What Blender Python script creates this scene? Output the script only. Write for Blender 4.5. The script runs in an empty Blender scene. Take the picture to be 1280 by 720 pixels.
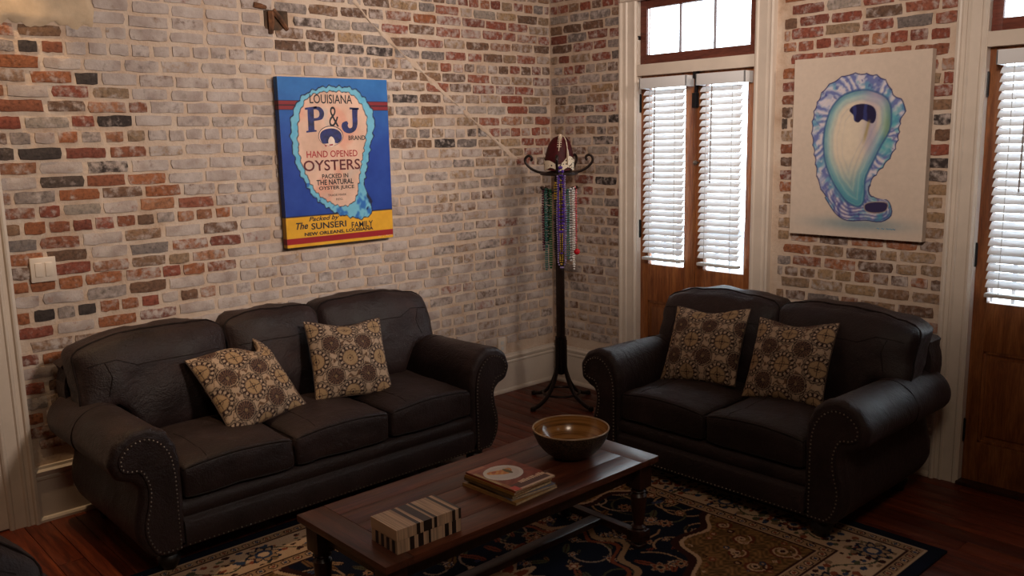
import bpy, bmesh, math, random
import numpy as np
from mathutils import Vector, Matrix, noise as mnoise
random.seed(7); rng = np.random.default_rng(11)
R_ = math.radians; PI = math.pi
S = bpy.context.scene
COL = S.collection

# ------------------------------------------------------------------ camera
CAM = np.array([-4.5634, -4.5324, 1.792]); YAW, PITCH, ROLL, FPX = 0.828876, -0.169099, -0.020276, 1096.1
_f = np.array([math.cos(YAW)*math.cos(PITCH), math.sin(YAW)*math.cos(PITCH), math.sin(PITCH)])
_r = np.cross(_f, [0, 0, 1]); _r /= np.linalg.norm(_r); _u = np.cross(_r, _f)
_r2 = _r*math.cos(ROLL)+_u*math.sin(ROLL); _u2 = -_r*math.sin(ROLL)+_u*math.cos(ROLL)
cd = bpy.data.cameras.new('camera'); cd.sensor_width = 36; cd.lens = FPX/1280*36; cd.clip_start = .05
cam = bpy.data.objects.new('camera', cd); COL.objects.link(cam); S.camera = cam
M = Matrix(((_r2[0], _u2[0], -_f[0], CAM[0]), (_r2[1], _u2[1], -_f[1], CAM[1]), (_r2[2], _u2[2], -_f[2], CAM[2]), (0, 0, 0, 1)))
cam.matrix_world = M

def proj(P):
    d = np.asarray(P, float)-CAM; w = d@_f
    return 640+FPX*(d@_r2)/w, 360-FPX*(d@_u2)/w

# ------------------------------------------------------------------ light
def lin(c): return tuple(((x/255)/12.92 if x/255 <= .04045 else ((x/255+.055)/1.055)**2.4) for x in c)
def L4(r, g, b): return lin((r, g, b))+(1,)
W = bpy.data.worlds.new('sky'); S.world = W; W.use_nodes = True
bg = W.node_tree.nodes['Background']; bg.inputs['Color'].default_value = (.80, .90, 1, 1); bg.inputs['Strength'].default_value = 7.0
S.view_settings.view_transform = 'Standard'; S.view_settings.look = 'None'; S.view_settings.gamma = 1
S.view_settings.use_curve_mapping = False; S.view_settings.exposure = 0.35

def lamp(name, kind, loc, power, col, size=.1, rot=None, **kw):
    l = bpy.data.lights.new(name, kind); l.energy = power; l.color = col
    if kind == 'AREA': l.shape = 'DISK'; l.size = size
    else: l.shadow_soft_size = size
    for k, v in kw.items(): setattr(l, k, v)
    o = bpy.data.objects.new(name, l); COL.objects.link(o); o.location = loc
    if rot: o.rotation_euler = rot
    return o
ROOMX, ROOMY, ROOMZ = -7.4, -8.6, 3.7
# unseen spotlights added on the ceiling to brighten the two walls, and the warm downlight by the left doorway
def aim(a, b): return (Vector(b)-Vector(a)).to_track_quat('-Z', 'Y').to_euler()
SPOTS = [((-1.75, -5.3, 3.42), (-2.75, 0, 2.05), 370, 36), ((-.95, -5.2, 3.42), (-1.25, 0, 2.05), 225, 34),
         ((-5.1, -4.5, 3.42), (0, -2.3, 2.25), 400, 25), ((-4.75, -4.95, 3.42), (-.1, -.45, 2.1), 300, 26)]
for a_, b_, pw, sz in SPOTS: lamp('wall_wash_light', 'SPOT', a_, pw*1.15, (1, .84, .72), .30, aim(a_, b_), spot_size=R_(sz*1.45), spot_blend=1.0)
DOWN = (-3.80, -.33, 3.6)
lamp('downlight_light', 'SPOT', DOWN, 85, (1, .68, .38), .02, (0, 0, 0), spot_size=R_(58), spot_blend=.3)
lamp('overhead_fill_light', 'AREA', (-3.9, -4.6, 3.5), 23, (1, .80, .60), .9)  # unseen overhead lamp added as mild warm fill for the furniture

# ------------------------------------------------------------------ mesh helpers
class MB:
    def __init__(s): s.v = []; s.f = []; s.m = []
    def add(s, v, f, m=0):
        o = len(s.v); s.v += [tuple(p) for p in v]; s.f += [tuple(i+o for i in q) for q in f]; s.m += [m]*len(f); return s
    def box(s, x0, x1, y0, y1, z0, z1, b=0, m=0, mat=None):
        if x0 > x1: x0, x1 = x1, x0
        if y0 > y1: y0, y1 = y1, y0
        if z0 > z1: z0, z1 = z1, z0
        if b <= 0:
            v = [(x, y, z) for x in (x0, x1) for y in (y0, y1) for z in (z0, z1)]
            f = [(0, 1, 3, 2), (4, 6, 7, 5), (0, 4, 5, 1), (2, 3, 7, 6), (0, 2, 6, 4), (1, 5, 7, 3)]
        else:
            bm = bmesh.new(); bmesh.ops.create_cube(bm, size=1)
            for p in bm.verts: p.co = ((x0+x1)/2+p.co.x*(x1-x0), (y0+y1)/2+p.co.y*(y1-y0), (z0+z1)/2+p.co.z*(z1-z0))
            bmesh.ops.bevel(bm, geom=bm.edges[:], offset=b, segments=2, affect='EDGES', profile=.6)
            bm.verts.index_update(); v = [tuple(p.co) for p in bm.verts]; f = [tuple(q.index for q in fc.verts) for fc in bm.faces]; bm.free()
        if mat is not None: v = [tuple(mat @ Vector(p)) for p in v]
        return s.add(v, f, m)
    def tube(s, path, r, seg=8, closed=False, caps=True, m=0, flat=None):
        P = [Vector(p) for p in path]; n = len(P); rs = r if hasattr(r, '__len__') else [r]*n
        prev = None; v = []; f = []
        for i in range(n):
            a = P[i-1] if (i > 0 or closed) else P[i]; b = P[(i+1) % n] if (i < n-1 or closed) else P[i]
            t = (b-a).normalized()
            if prev is None:
                up = Vector((0, 0, 1)) if abs(t.z) < .9 else Vector((1, 0, 0)); nx = up.cross(t).normalized()
            else: nx = (prev-t*prev.dot(t)).normalized()
            prev = nx; ny = t.cross(nx)
            for k in range(seg):
                a_ = 2*PI*k/seg; fl = flat or (1, 1)
                v.append(P[i]+nx*math.cos(a_)*rs[i]*fl[0]+ny*math.sin(a_)*rs[i]*fl[1])
        for i in range(n if closed else n-1):
            j = (i+1) % n
            for k in range(seg):
                l = (k+1) % seg; f.append((i*seg+k, i*seg+l, j*seg+l, j*seg+k))
        if caps and not closed: f.append(tuple(range(seg))[::-1]); f.append(tuple((n-1)*seg+k for k in range(seg)))
        return s.add(v, f, m)
    def lathe(s, prof, seg=24, c=(0, 0, 0), m=0, axis=None):
        v = []; f = []; n = len(prof)
        for r, z in prof:
            for k in range(seg):
                a = 2*PI*k/seg; v.append((c[0]+r*math.cos(a), c[1]+r*math.sin(a), c[2]+z))
        for i in range(n-1):
            for k in range(seg):
                l = (k+1) % seg; f.append((i*seg+k, i*seg+l, (i+1)*seg+l, (i+1)*seg+k))
        if prof[0][0] > 1e-4: f.append(tuple(range(seg))[::-1])
        if prof[-1][0] > 1e-4: f.append(tuple((n-1)*seg+k for k in range(seg)))
        return s.add(v, f, m)
    def prism(s, poly, fn, d0, d1, m=0):
        n = len(poly); v = [fn(a, b, d0) for a, b in poly]+[fn(a, b, d1) for a, b in poly]
        f = [(i, (i+1) % n, n+(i+1) % n, n+i) for i in range(n)]+[tuple(range(n))[::-1], tuple(range(n, 2*n))]
        return s.add(v, f, m)
    def ball(s, c, r, m=0, sub=0):
        t = (1+5**.5)/2; q = 1/math.sqrt(1+t*t)*r; t *= q
        v = [(-q, t, 0), (q, t, 0), (-q, -t, 0), (q, -t, 0), (0, -q, t), (0, q, t), (0, -q, -t), (0, q, -t), (t, 0, -q), (t, 0, q), (-t, 0, -q), (-t, 0, q)]
        f = [(0,11,5),(0,5,1),(0,1,7),(0,7,10),(0,10,11),(1,5,9),(5,11,4),(11,10,2),(10,7,6),(7,1,8),(3,9,4),(3,4,2),(3,2,6),(3,6,8),(3,8,9),(4,9,5),(2,4,11),(6,2,10),(8,6,7),(9,8,1)]
        return s.add([(a+c[0], b+c[1], d+c[2]) for a, b, d in v], f, m)

def mesh_obj(name, mb, mats, parent=None, smooth=40, kind=None):
    me = bpy.data.meshes.new(name); me.from_pydata(mb.v, [], mb.f)
    if not isinstance(mats, (list, tuple)): mats = [mats]
    for q in mats: me.materials.append(q)
    if len(mats) > 1: me.polygons.foreach_set('material_index', mb.m)
    bm = bmesh.new(); bm.from_mesh(me); bmesh.ops.recalc_face_normals(bm, faces=bm.faces[:]); bm.to_mesh(me); bm.free()
    if smooth: me.shade_smooth(); me.set_sharp_from_angle(angle=R_(smooth))
    me.update()
    o = bpy.data.objects.new(name, me); COL.objects.link(o)
    if parent is not None: o.parent = parent
    if kind: o['kind'] = kind
    return o
def link_mesh(name, me, parent=None):
    o = bpy.data.objects.new(name, me); COL.objects.link(o)
    if parent is not None: o.parent = parent
    return o
def tag(o, label, cat, group=None):
    o['label'] = label; o['category'] = cat
    if group: o['group'] = group
    return o
def thing(name, label, cat, loc=(0, 0, 0), rz=0, group=None):
    o = bpy.data.objects.new(name, None); COL.objects.link(o); o.location = loc; o.rotation_euler = (0, 0, rz); o.empty_display_size = .1
    return tag(o, label, cat, group)
def struct(name, mb, mats, smooth=40, label=None):
    o = mesh_obj(name, mb, mats, None, smooth, 'structure')
    if label: o['label'] = label
    return o
def struct_empty(name, loc=(0, 0, 0), label=None):
    o = bpy.data.objects.new(name, None); COL.objects.link(o); o.location = loc; o['kind'] = 'structure'; o.empty_display_size = .1
    if label: o['label'] = label
    return o
def color_grid(name, P, C, mat, parent=None, smooth=True, extra=None):
    """P (n,m,3) points, C (n,m,3) sRGB 0..255 pigment colours; one coloured sheet (optionally with extra faces)"""
    n, m = P.shape[:2]; idx = np.arange(n*m).reshape(n, m)
    F = np.stack([idx[:-1, :-1], idx[1:, :-1], idx[1:, 1:], idx[:-1, 1:]], -1).reshape(-1, 4)
    V = P.reshape(-1, 3); CC = C.reshape(-1, 3)
    if extra is not None:
        ev, ef, ec = extra; F = [tuple(q) for q in F]+[tuple(i+len(V) for i in q) for q in ef]; V = np.vstack([V, ev]); CC = np.vstack([CC, ec])
    else: F = F.tolist()
    me = bpy.data.meshes.new(name); me.from_pydata(V.tolist(), [], F)
    set_cols(me, CC); me.materials.append(mat)
    if smooth: me.shade_smooth()
    me.update(); o = link_mesh(name, me, parent); return o
def set_cols(me, C255, alpha=None):
    c = np.clip(np.asarray(C255, float)/255, 0, 1); c = np.where(c <= .04045, c/12.92, ((c+.055)/1.055)**2.4)
    a = np.ones((len(c), 1)) if alpha is None else np.asarray(alpha).reshape(-1, 1)
    at = me.color_attributes.new('Col', 'FLOAT_COLOR', 'POINT'); at.data.foreach_set('color', np.hstack([c, a]).astype(np.float32).ravel())
def catmull(P, n=6, closed=False):
    P = [np.array(p, float) for p in P]; N = len(P); out = []
    for i in range(N if closed else N-1):
        p1 = P[i]; p2 = P[(i+1) % N]; p0 = P[i-1] if (i > 0 or closed) else p1; p3 = P[(i+2) % N] if (i < N-2 or closed) else p2
        for k in range(n):
            t = k/n; out.append(.5*((2*p1)+(-p0+p2)*t+(2*p0-5*p1+4*p2-p3)*t*t+(-p0+3*p1-3*p2+p3)*t**3))
    if not closed: out.append(P[-1])
    return out
def resample(path, step, closed=False):
    P = np.array(path, float)
    if closed: P = np.vstack([P, P[:1]])
    d = np.r_[0, np.cumsum(np.linalg.norm(np.diff(P, axis=0), axis=1))]; n = max(2, int(round(d[-1]/step)))
    t = np.linspace(0, d[-1], n+1)[:(-1 if closed else None)]
    return np.stack([np.interp(t, d, P[:, k]) for k in range(P.shape[1])], 1)

# ------------------------------------------------------------------ materials
MATS = {}
def newmat(name):
    m = bpy.data.materials.new(name); m.use_nodes = True; nt = m.node_tree; b = nt.nodes['Principled BSDF']; MATS[name] = m
    return m, nt, b
def nd(nt, t, **kw):
    n = nt.nodes.new(t)
    for k, v in kw.items():
        if k.startswith('i_'): n.inputs[k[2:].replace('_', ' ')].default_value = v
        else: setattr(n, k, v)
    return n
def ramp(nt, stops, fac):
    r = nt.nodes.new('ShaderNodeValToRGB'); e = r.color_ramp.elements
    while len(e) < len(stops): e.new(.5)
    for q, (p, c) in zip(e, stops): q.position = p; q.color = c
    nt.links.new(fac, r.inputs['Fac']); return r.outputs['Color']
def bump(nt, b, h, strength, dist=.01):
    n = nt.nodes.new('ShaderNodeBump'); n.inputs['Strength'].default_value = strength; n.inputs['Distance'].default_value = dist
    nt.links.new(h, n.inputs['Height']); nt.links.new(n.outputs['Normal'], b.inputs['Normal'])
def coords(nt, scale=(1, 1, 1), kind='Object', rnd=True):
    tc = nt.nodes.new('ShaderNodeTexCoord'); mp = nt.nodes.new('ShaderNodeMapping'); mp.inputs['Scale'].default_value = scale
    nt.links.new(tc.outputs[kind], mp.inputs['Vector'])
    if rnd:
        oi = nt.nodes.new('ShaderNodeObjectInfo'); mu = nt.nodes.new('ShaderNodeMath'); mu.operation = 'MULTIPLY'; mu.inputs[1].default_value = 37
        nt.links.new(oi.outputs['Random'], mu.inputs[0]); nt.links.new(mu.outputs[0], mp.inputs['Location'])
    return mp.outputs['Vector']
def noise(nt, vec, scale, detail=4, rough=.55, dist=0):
    n = nd(nt, 'ShaderNodeTexNoise'); n.inputs['Scale'].default_value = scale; n.inputs['Detail'].default_value = detail
    n.inputs['Roughness'].default_value = rough; n.inputs['Distortion'].default_value = dist
    if vec is not None: nt.links.new(vec, n.inputs['Vector'])
    return n.outputs['Fac']
def shade(c, k): return tuple(min(255, x*k) for x in c)
def plain(name, col, rough=.6, var=.12, scale=8, bmp=0, bscale=60, metal=0, spec=.5, coat=0):
    m, nt, b = newmat(name); v = coords(nt)
    c = ramp(nt, [(.3, L4(*shade(col, 1-var))), (.7, L4(*shade(col, 1+var)))], noise(nt, v, scale))
    nt.links.new(c, b.inputs['Base Color']); b.inputs['Roughness'].default_value = rough; b.inputs['Metallic'].default_value = metal
    b.inputs['Specular IOR Level'].default_value = spec; b.inputs['Coat Weight'].default_value = coat
    if bmp: bump(nt, b, noise(nt, v, bscale, 3), bmp, .004)
    return m
def wood(name, c1, c2, c3, sc=(1, 14, 14), rough=.4, coat=0, bmp=.15, spec=.5):
    m, nt, b = newmat(name); v = coords(nt, sc)
    n1 = noise(nt, v, 2.2, 6, .6, .8)
    c = ramp(nt, [(.30, L4(*c1)), (.5, L4(*c2)), (.72, L4(*c3))], n1)
    v2 = coords(nt, tuple(q*5 for q in sc)); n2 = noise(nt, v2, 3, 3)
    mx = nd(nt, 'ShaderNodeMix', data_type='RGBA', blend_type='MULTIPLY'); mx.inputs[0].default_value = .55
    nt.links.new(c, mx.inputs[6]); nt.links.new(ramp(nt, [(.35, (.45, .42, .4, 1)), (.62, (1, 1, 1, 1))], n2), mx.inputs[7])
    oi = nd(nt, 'ShaderNodeObjectInfo'); hs = nd(nt, 'ShaderNodeHueSaturation'); mr = nd(nt, 'ShaderNodeMapRange'); mr.inputs[3].default_value = .72; mr.inputs[4].default_value = 1.28
    nt.links.new(oi.outputs['Random'], mr.inputs[0]); nt.links.new(mr.outputs[0], hs.inputs['Value']); nt.links.new(mx.outputs[2], hs.inputs['Color'])
    nt.links.new(hs.outputs['Color'], b.inputs['Base Color'])
    b.inputs['Roughness'].default_value = rough; b.inputs['Coat Weight'].default_value = coat; b.inputs['Coat Roughness'].default_value = .2; b.inputs['Specular IOR Level'].default_value = spec
    bump(nt, b, n2, bmp, .002)
    return m
def attrmat(name, rough=.7, bmp=0, bscale=200, sheen=0, spec=.4, var=.0, vscale=30):
    m, nt, b = newmat(name); a = nd(nt, 'ShaderNodeAttribute', attribute_name='Col'); out = a.outputs['Color']
    v = coords(nt, rnd=False)
    if var:
        mx = nd(nt, 'ShaderNodeMix', data_type='RGBA', blend_type='MULTIPLY'); mx.inputs[0].default_value = 1
        nt.links.new(out, mx.inputs[6]); nt.links.new(ramp(nt, [(.3, (1-var,)*3+(1,)), (.7, (1, 1, 1, 1))], noise(nt, v, vscale, 5)), mx.inputs[7]); out = mx.outputs[2]
    nt.links.new(out, b.inputs['Base Color']); b.inputs['Roughness'].default_value = rough; b.inputs['Specular IOR Level'].default_value = spec
    b.inputs['Sheen Weight'].default_value = sheen
    if bmp: bump(nt, b, noise(nt, v, bscale, 2), bmp, .003)
    return m
def brickmat(name, attr=False):
    m, nt, b = newmat(name)
    if attr: a = nd(nt, 'ShaderNodeAttribute', attribute_name='Col')
    else: a = nd(nt, 'ShaderNodeObjectInfo')
    g = nd(nt, 'ShaderNodeNewGeometry'); pos = g.outputs['Position']
    n1 = noise(nt, pos, 26, 5, .62); n2 = noise(nt, pos, 60, 4); n3 = noise(nt, pos, 9, 3)
    base = nd(nt, 'ShaderNodeMix', data_type='RGBA', blend_type='MULTIPLY'); base.inputs[0].default_value = 1
    nt.links.new(a.outputs['Color'], base.inputs[6]); nt.links.new(ramp(nt, [(.28, (.5, .48, .48, 1)), (.5, (1, 1, 1, 1)), (.75, (1.25, 1.2, 1.15, 1))], n2), base.inputs[7])
    st = nd(nt, 'ShaderNodeMath', operation='MULTIPLY_ADD'); st.inputs[1].default_value = 2.0; st.inputs[2].default_value = -.5; nt.links.new(n1, st.inputs[0])
    ad = nd(nt, 'ShaderNodeMath', operation='ADD'); nt.links.new(st.outputs[0], ad.inputs[0]); nt.links.new(a.outputs['Alpha'], ad.inputs[1])
    mr = nd(nt, 'ShaderNodeMapRange', interpolation_type='SMOOTHSTEP'); mr.inputs[1].default_value = .70; mr.inputs[2].default_value = 1.30; nt.links.new(ad.outputs[0], mr.inputs[0])
    ww = ramp(nt, [(.3, L4(158, 141, 133)), (.55, L4(185, 171, 164)), (.75, L4(200, 188, 182))], n3)
    mx = nd(nt, 'ShaderNodeMix', data_type='RGBA'); nt.links.new(mr.outputs[0], mx.inputs[0]); nt.links.new(base.outputs[2], mx.inputs[6]); nt.links.new(ww, mx.inputs[7])
    nt.links.new(mx.outputs[2], b.inputs['Base Color']); b.inputs['Roughness'].default_value = .85; b.inputs['Specular IOR Level'].default_value = .25
    bump(nt, b, noise(nt, pos, 75, 5, .65), .55, .006)
    return m
def mortarmat(name):
    m, nt, b = newmat(name); g = nd(nt, 'ShaderNodeNewGeometry'); pos = g.outputs['Position']
    c = ramp(nt, [(.25, L4(170, 140, 116)), (.45, L4(200, 176, 156)), (.7, L4(212, 195, 179))], noise(nt, pos, 5, 6, .65))
    nt.links.new(c, b.inputs['Base Color']); b.inputs['Roughness'].default_value = .9; b.inputs['Specular IOR Level'].default_value = .2
    bump(nt, b, noise(nt, pos, 55, 5, .6), .6, .008); return m
def leathermat():
    m, nt, b = newmat('dark_leather'); v = coords(nt)
    n1 = noise(nt, v, 5, 5, .6, .4); n2 = noise(nt, v, 140, 3); n3 = noise(nt, v, 14, 4, .6, 1.2)
    nt.links.new(ramp(nt, [(.3, L4(27, 17, 17)), (.6, L4(41, 27, 27)), (.8, L4(60, 42, 39))], n1), b.inputs['Base Color'])
    nt.links.new(ramp(nt, [(.3, (.46,)*3+(1,)), (.7, (.66,)*3+(1,))], n1), b.inputs['Roughness']); b.inputs['Specular IOR Level'].default_value = .36
    b.inputs['Sheen Weight'].default_value = .06; b.inputs['Sheen Tint'].default_value = (.6, .4, .33, 1)
    ad = nd(nt, 'ShaderNodeMath', operation='MULTIPLY_ADD'); ad.inputs[1].default_value = 2.2; nt.links.new(n3, ad.inputs[0]); nt.links.new(n2, ad.inputs[2])
    bump(nt, b, ad.outputs[0], .4, .007); return m
def glassmat():
    m, nt, b = newmat('window_glass'); nt.nodes.remove(b); out = nt.nodes['Material Output']
    t = nd(nt, 'ShaderNodeBsdfTransparent'); g = nd(nt, 'ShaderNodeBsdfGlossy'); g.inputs['Roughness'].default_value = .02; fr = nd(nt, 'ShaderNodeFresnel'); fr.inputs['IOR'].default_value = 1.45
    t.inputs['Color'].default_value = (.97, .985, .98, 1)
    mx = nd(nt, 'ShaderNodeMixShader'); nt.links.new(fr.outputs[0], mx.inputs[0]); nt.links.new(t.outputs[0], mx.inputs[1]); nt.links.new(g.outputs[0], mx.inputs[2]); nt.links.new(mx.outputs[0], out.inputs['Surface'])
    return m
M_BRICK = brickmat('old_brick'); M_BRICKJ = brickmat('old_brick_joined', True); M_MORTAR = mortarmat('lime_mortar')
M_LEATHER = leathermat(); M_GLASS = glassmat()
M_PIPE = plain('leather_piping', (26, 17, 16), .65, .2, 30, 0, 60, 0, .2)
M_TRIM = plain('cream_painted_trim', (214, 200, 186), .38, .03, 6, .05, 30)
M_PLASTER = plain('plaster', (150, 128, 108), .85, .06, 3, .1, 40)
M_CEIL = plain('ceiling_plaster', (190, 176, 160), .85, .03, 3)
M_FLOOR = wood('floor_pine', (64, 23, 11), (104, 42, 20), (130, 62, 32), (16, 1.1, 10), .42, .0, .2, .3)
M_PINE = wood('honey_pine', (98, 50, 22), (132, 76, 37), (160, 102, 56), (12, 12, 1.2), .45, .1)
M_SASH = wood('red_brown_sash', (92, 44, 34), (116, 60, 46), (134, 74, 58), (10, 1.5, 10), .5, .0)
M_TABLE = wood('dark_walnut', (54, 24, 15), (92, 46, 29), (118, 64, 40), (1.1, 15, 15), .38, .1, .1)
M_TABLEDK = wood('dark_walnut_turned', (30, 13, 9), (48, 22, 15), (60, 29, 19), (12, 12, 1.2), .4, .1, .1)
M_IRON = plain('bronzed_iron', (40, 28, 24), .42, .2, 20, .1, 80, .6)
M_BLACKIRON = plain('black_iron', (30, 30, 33), .45, .15, 30, .1, 80, .5)
M_SLAT = plain('blind_white', (222, 222, 224), .5, .02, 4)
M_CORD = plain('blind_cord', (200, 198, 196), .7, .03, 8)
M_WAND = plain('blind_wand', (150, 140, 134), .4, .03, 8)
M_BRASS = plain('antique_brass_nails', (124, 112, 102), .42, .15, 60, 0, 60, .85)
M_FOOT = plain('black_turned_foot', (20, 15, 13), .4, .15, 20)
M_SWITCH = plain('switch_plastic', (216, 200, 184), .35, .02, 8)
M_ART = attrmat('oil_paint', .55, .12, 300, 0, .35, .08, 40)
M_PRINT = attrmat('printed_cover', .3, 0, 200, 0, .5)
M_RUG = attrmat('wool_rug', .95, .7, 320, .0, .1, .35, 260)
M_PILLOW = attrmat('tapestry_weave', .9, .5, 420, .0, .15, .18, 200)
M_CANVAS = plain('canvas_edge', (214, 198, 182), .8, .04, 20, .1, 200)
M_INK = plain('black_paint', (30, 24, 34), .6, .2, 30)
M_NAVY = plain('navy_paint', (30, 36, 92), .55, .35, 30)
M_REDP = plain('crimson_paint', (170, 34, 44), .55, .1, 30)
M_MAROON = plain('maroon_paint', (92, 24, 34), .55, .2, 30)
M_SIGN = plain('blue_signature', (90, 140, 170), .6, .1, 30)
M_SIGNL = plain('pale_signature', (225, 200, 180), .6, .1, 30)

# ------------------------------------------------------------------ room shell
FW = .11
fl = struct_empty('floor', (0, 0, 0), 'dark red pine board floor')
sub = mesh_obj('subfloor', MB().box(ROOMX, .12, ROOMY, .3, -.12, -.021), M_FLOOR, fl, 0)
pl_meshes = {}
x = 0.11; ci = 0
while x > ROOMX:
    y = .05; off = random.uniform(.6, 3.2)
    while y > ROOMY:
        ln = off if y > 0 else random.uniform(2.2, 3.8)
        ln = min(ln, y-ROOMY)
        o = mesh_obj('plank', MB().box(-FW/2+.0012, FW/2-.0012, -ln/2+.0012, ln/2-.0012, -.02, 0, .0015), M_FLOOR, fl, 40)
        o.location = (x-FW/2, y-ln/2, random.uniform(-.0006, .0006)); y -= ln
    x -= FW
struct('ceiling', MB().box(ROOMX-.2, .12, ROOMY-.2, .3, ROOMZ, ROOMZ+.1), M_CEIL, 0)
struct('wall_back', MB().box(ROOMX-.2, ROOMX, ROOMY-.2, .3, -.12, ROOMZ), M_PLASTER, 0)
struct('wall_front', MB().box(ROOMX, .12, ROOMY-.2, ROOMY, -.12, ROOMZ), M_PLASTER, 0)
DOORS = [0, -2.115]         # offset of each french door along the right wall
DY0, DY1, DTOP = -.80, -1.672, 2.66
wl = struct('wall_left', MB().box(ROOMX, -4.55, .004, .3, -.12, ROOMZ).box(-4.55, -3.62, .004, .3, 2.4, ROOMZ).box(-4.55, -3.62, .06, .3, -.12, 2.4).box(-3.62, .12, .004, .3, -.12, ROOMZ), M_MORTAR, 0, 'old whitewashed brick wall behind the long sofa')
mb = MB(); e = .3
for d in DOORS:
    mb.box(.004, .12, e if d == 0 else e, d+DY0, -.12, ROOMZ); e = d+DY1
    mb.box(.004, .12, d+DY0, d+DY1, DTOP, ROOMZ)
mb.box(.004, .12, e, ROOMY, -.12, ROOMZ)
wr = struct('wall_right', mb, M_MORTAR, 0, 'old brick wall pierced by tall french doors')

# ---- bricks
def brick_variant(k):
    r = random.Random(k); nx, nz = 5, 3; v = []; f = []
    L, H = .18, .0515
    for j in range(nz):
        for i in range(nx):
            ex = i in (0, nx-1); ez = j in (0, nz-1)
            x = -L/2+L*i/(nx-1); z = -H/2+H*j/(nz-1)
            y = r.uniform(-.0015, .0018)+(.003 if ex or ez else 0)+(.001 if ex and ez else 0)
            x += r.uniform(-.004, .004)+(-.0025*math.copysign(1, x) if ex and ez else 0); z += r.uniform(-.0028, .0028)+(-.0012*math.copysign(1, z) if ex and ez else 0)
            v.append((x, y, z))
    for j in range(nz-1):
        for i in range(nx-1): f.append((j*nx+i, j*nx+i+1, (j+1)*nx+i+1, (j+1)*nx+i))
    ring = [i for i in range(nx)]+[j*nx+nx-1 for j in range(1, nz)]+[(nz-1)*nx+i for i in range(nx-2, -1, -1)]+[j*nx for j in range(nz-2, 0, -1)]
    o = len(v); v += [(v[i][0]*1.03, .03, v[i][2]*1.06) for i in ring]; n = len(ring)
    for a in range(n): b = (a+1) % n; f.append((ring[b], ring[a], o+a, o+b))
    return v, f
BV = [brick_variant(k) for k in range(18)]; BM = []
for v, f in BV:
    me = bpy.data.meshes.new('brick'); me.from_pydata(v, [], f); me.materials.append(M_BRICK); me.shade_smooth(); me.set_sharp_from_angle(angle=R_(50)); me.update(); BM.append(me)
ORANGE = [(154, 98, 68), (144, 90, 62), (140, 96, 72), (132, 82, 62), (158, 110, 82)]
RED = [(138, 78, 63), (130, 72, 58), (144, 88, 70), (120, 70, 58)]
BROWN = [(122, 94, 74), (112, 84, 68), (134, 104, 82), (104, 80, 66), (140, 116, 94)]
GREY = [(136, 124, 118), (124, 114, 110), (148, 136, 126), (116, 106, 102)]
BLACK = [(70, 62, 60), (62, 54, 52), (84, 72, 66)]
TAN = [(150, 122, 94), (160, 132, 102), (140, 112, 88)]
def pick(pairs):
    t = random.random()*sum(w for _, w in pairs)
    for p, w in pairs:
        t -= w
        if t <= 0: return random.choice(p)
    return random.choice(pairs[-1][0])
def scar_z(x): return np.interp(x, [-1.75, -1.5, -.93, -.35], [2.75, 2.48, 2.06, 1.65])
def look_left(x, z):
    nz = mnoise.noise((x*1.3, z*1.3, 3.1))*.35
    edge = -2.72+nz*.9+(-.55 if z > 2.15 else 0)+(-.9 if z > 2.38 else 0)+(.25 if 1.1 < z < 1.5 else 0)+(-.25 if z < .9 else 0)
    if x < edge:
        c = pick([(ORANGE, 5), (RED, 2), (BROWN, 2), (BLACK, .9), (GREY, 1)]); a = random.choice([.05, .2, .3, .4, .5, .85, .95] if x > edge-.3 else [.0, .1, .2, .3, .35, .45, .85])
    elif z > scar_z(x)-.02 and x > -1.6:
        c = pick([(RED, 4), (ORANGE, 1.5), (BROWN, 3), (TAN, 1.5), (GREY, 1)]); a = random.uniform(.22, .58)
    elif x > -1.75 and z > 1.75:
        c = pick([(BROWN, 3), (GREY, 3), (BLACK, 1.2), (TAN, 1)]); a = random.uniform(.25, .7)
    elif -2.1 < x < -1.4 and z > 2.3: c = pick([(GREY, 2), (BLACK, 1.5), (BROWN, 3)]); a = random.uniform(.2, .6)
    elif x > -1.05: c = pick([(BROWN, 3), (GREY, 3), (TAN, 2), (RED, .8)]); a = random.uniform(.42, .8)+(.1 if z < 1.3 else 0)
    else: c = pick([(GREY, 5), (TAN, 1.5), (BROWN, 2), (RED, .6)]); a = random.uniform(.66, .98)
    return c, a
def look_right(y, z):
    if y > -.7:
        if z > 2.28: c = pick([(RED, 5), (ORANGE, 1), (BROWN, 3), (BLACK, .5), (GREY, 1)]); a = random.uniform(.15, .5)
        elif z > 1.2: c = pick([(BROWN, 4), (GREY, 3), (TAN, 2), (RED, 1.4), (BLACK, .6)]); a = random.uniform(.25, .62)
        else: c = pick([(BROWN, 3), (GREY, 3), (TAN, 3)]); a = random.uniform(.45, .78)
    else:
        if z > 1.95: c = pick([(RED, 6), (ORANGE, 3), (BROWN, 1), (GREY, .4)]); a = random.uniform(.05, .4)
        elif z > 1.45: c = pick([(RED, 2), (BROWN, 3), (ORANGE, 1), (BLACK, .8), (TAN, 1)]); a = random.uniform(.1, .45)
        else: c = pick([(BROWN, 4), (TAN, 3), (ORANGE, 1.2), (GREY, 1)]); a = random.uniform(.2, .5)
    return c, a
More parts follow.
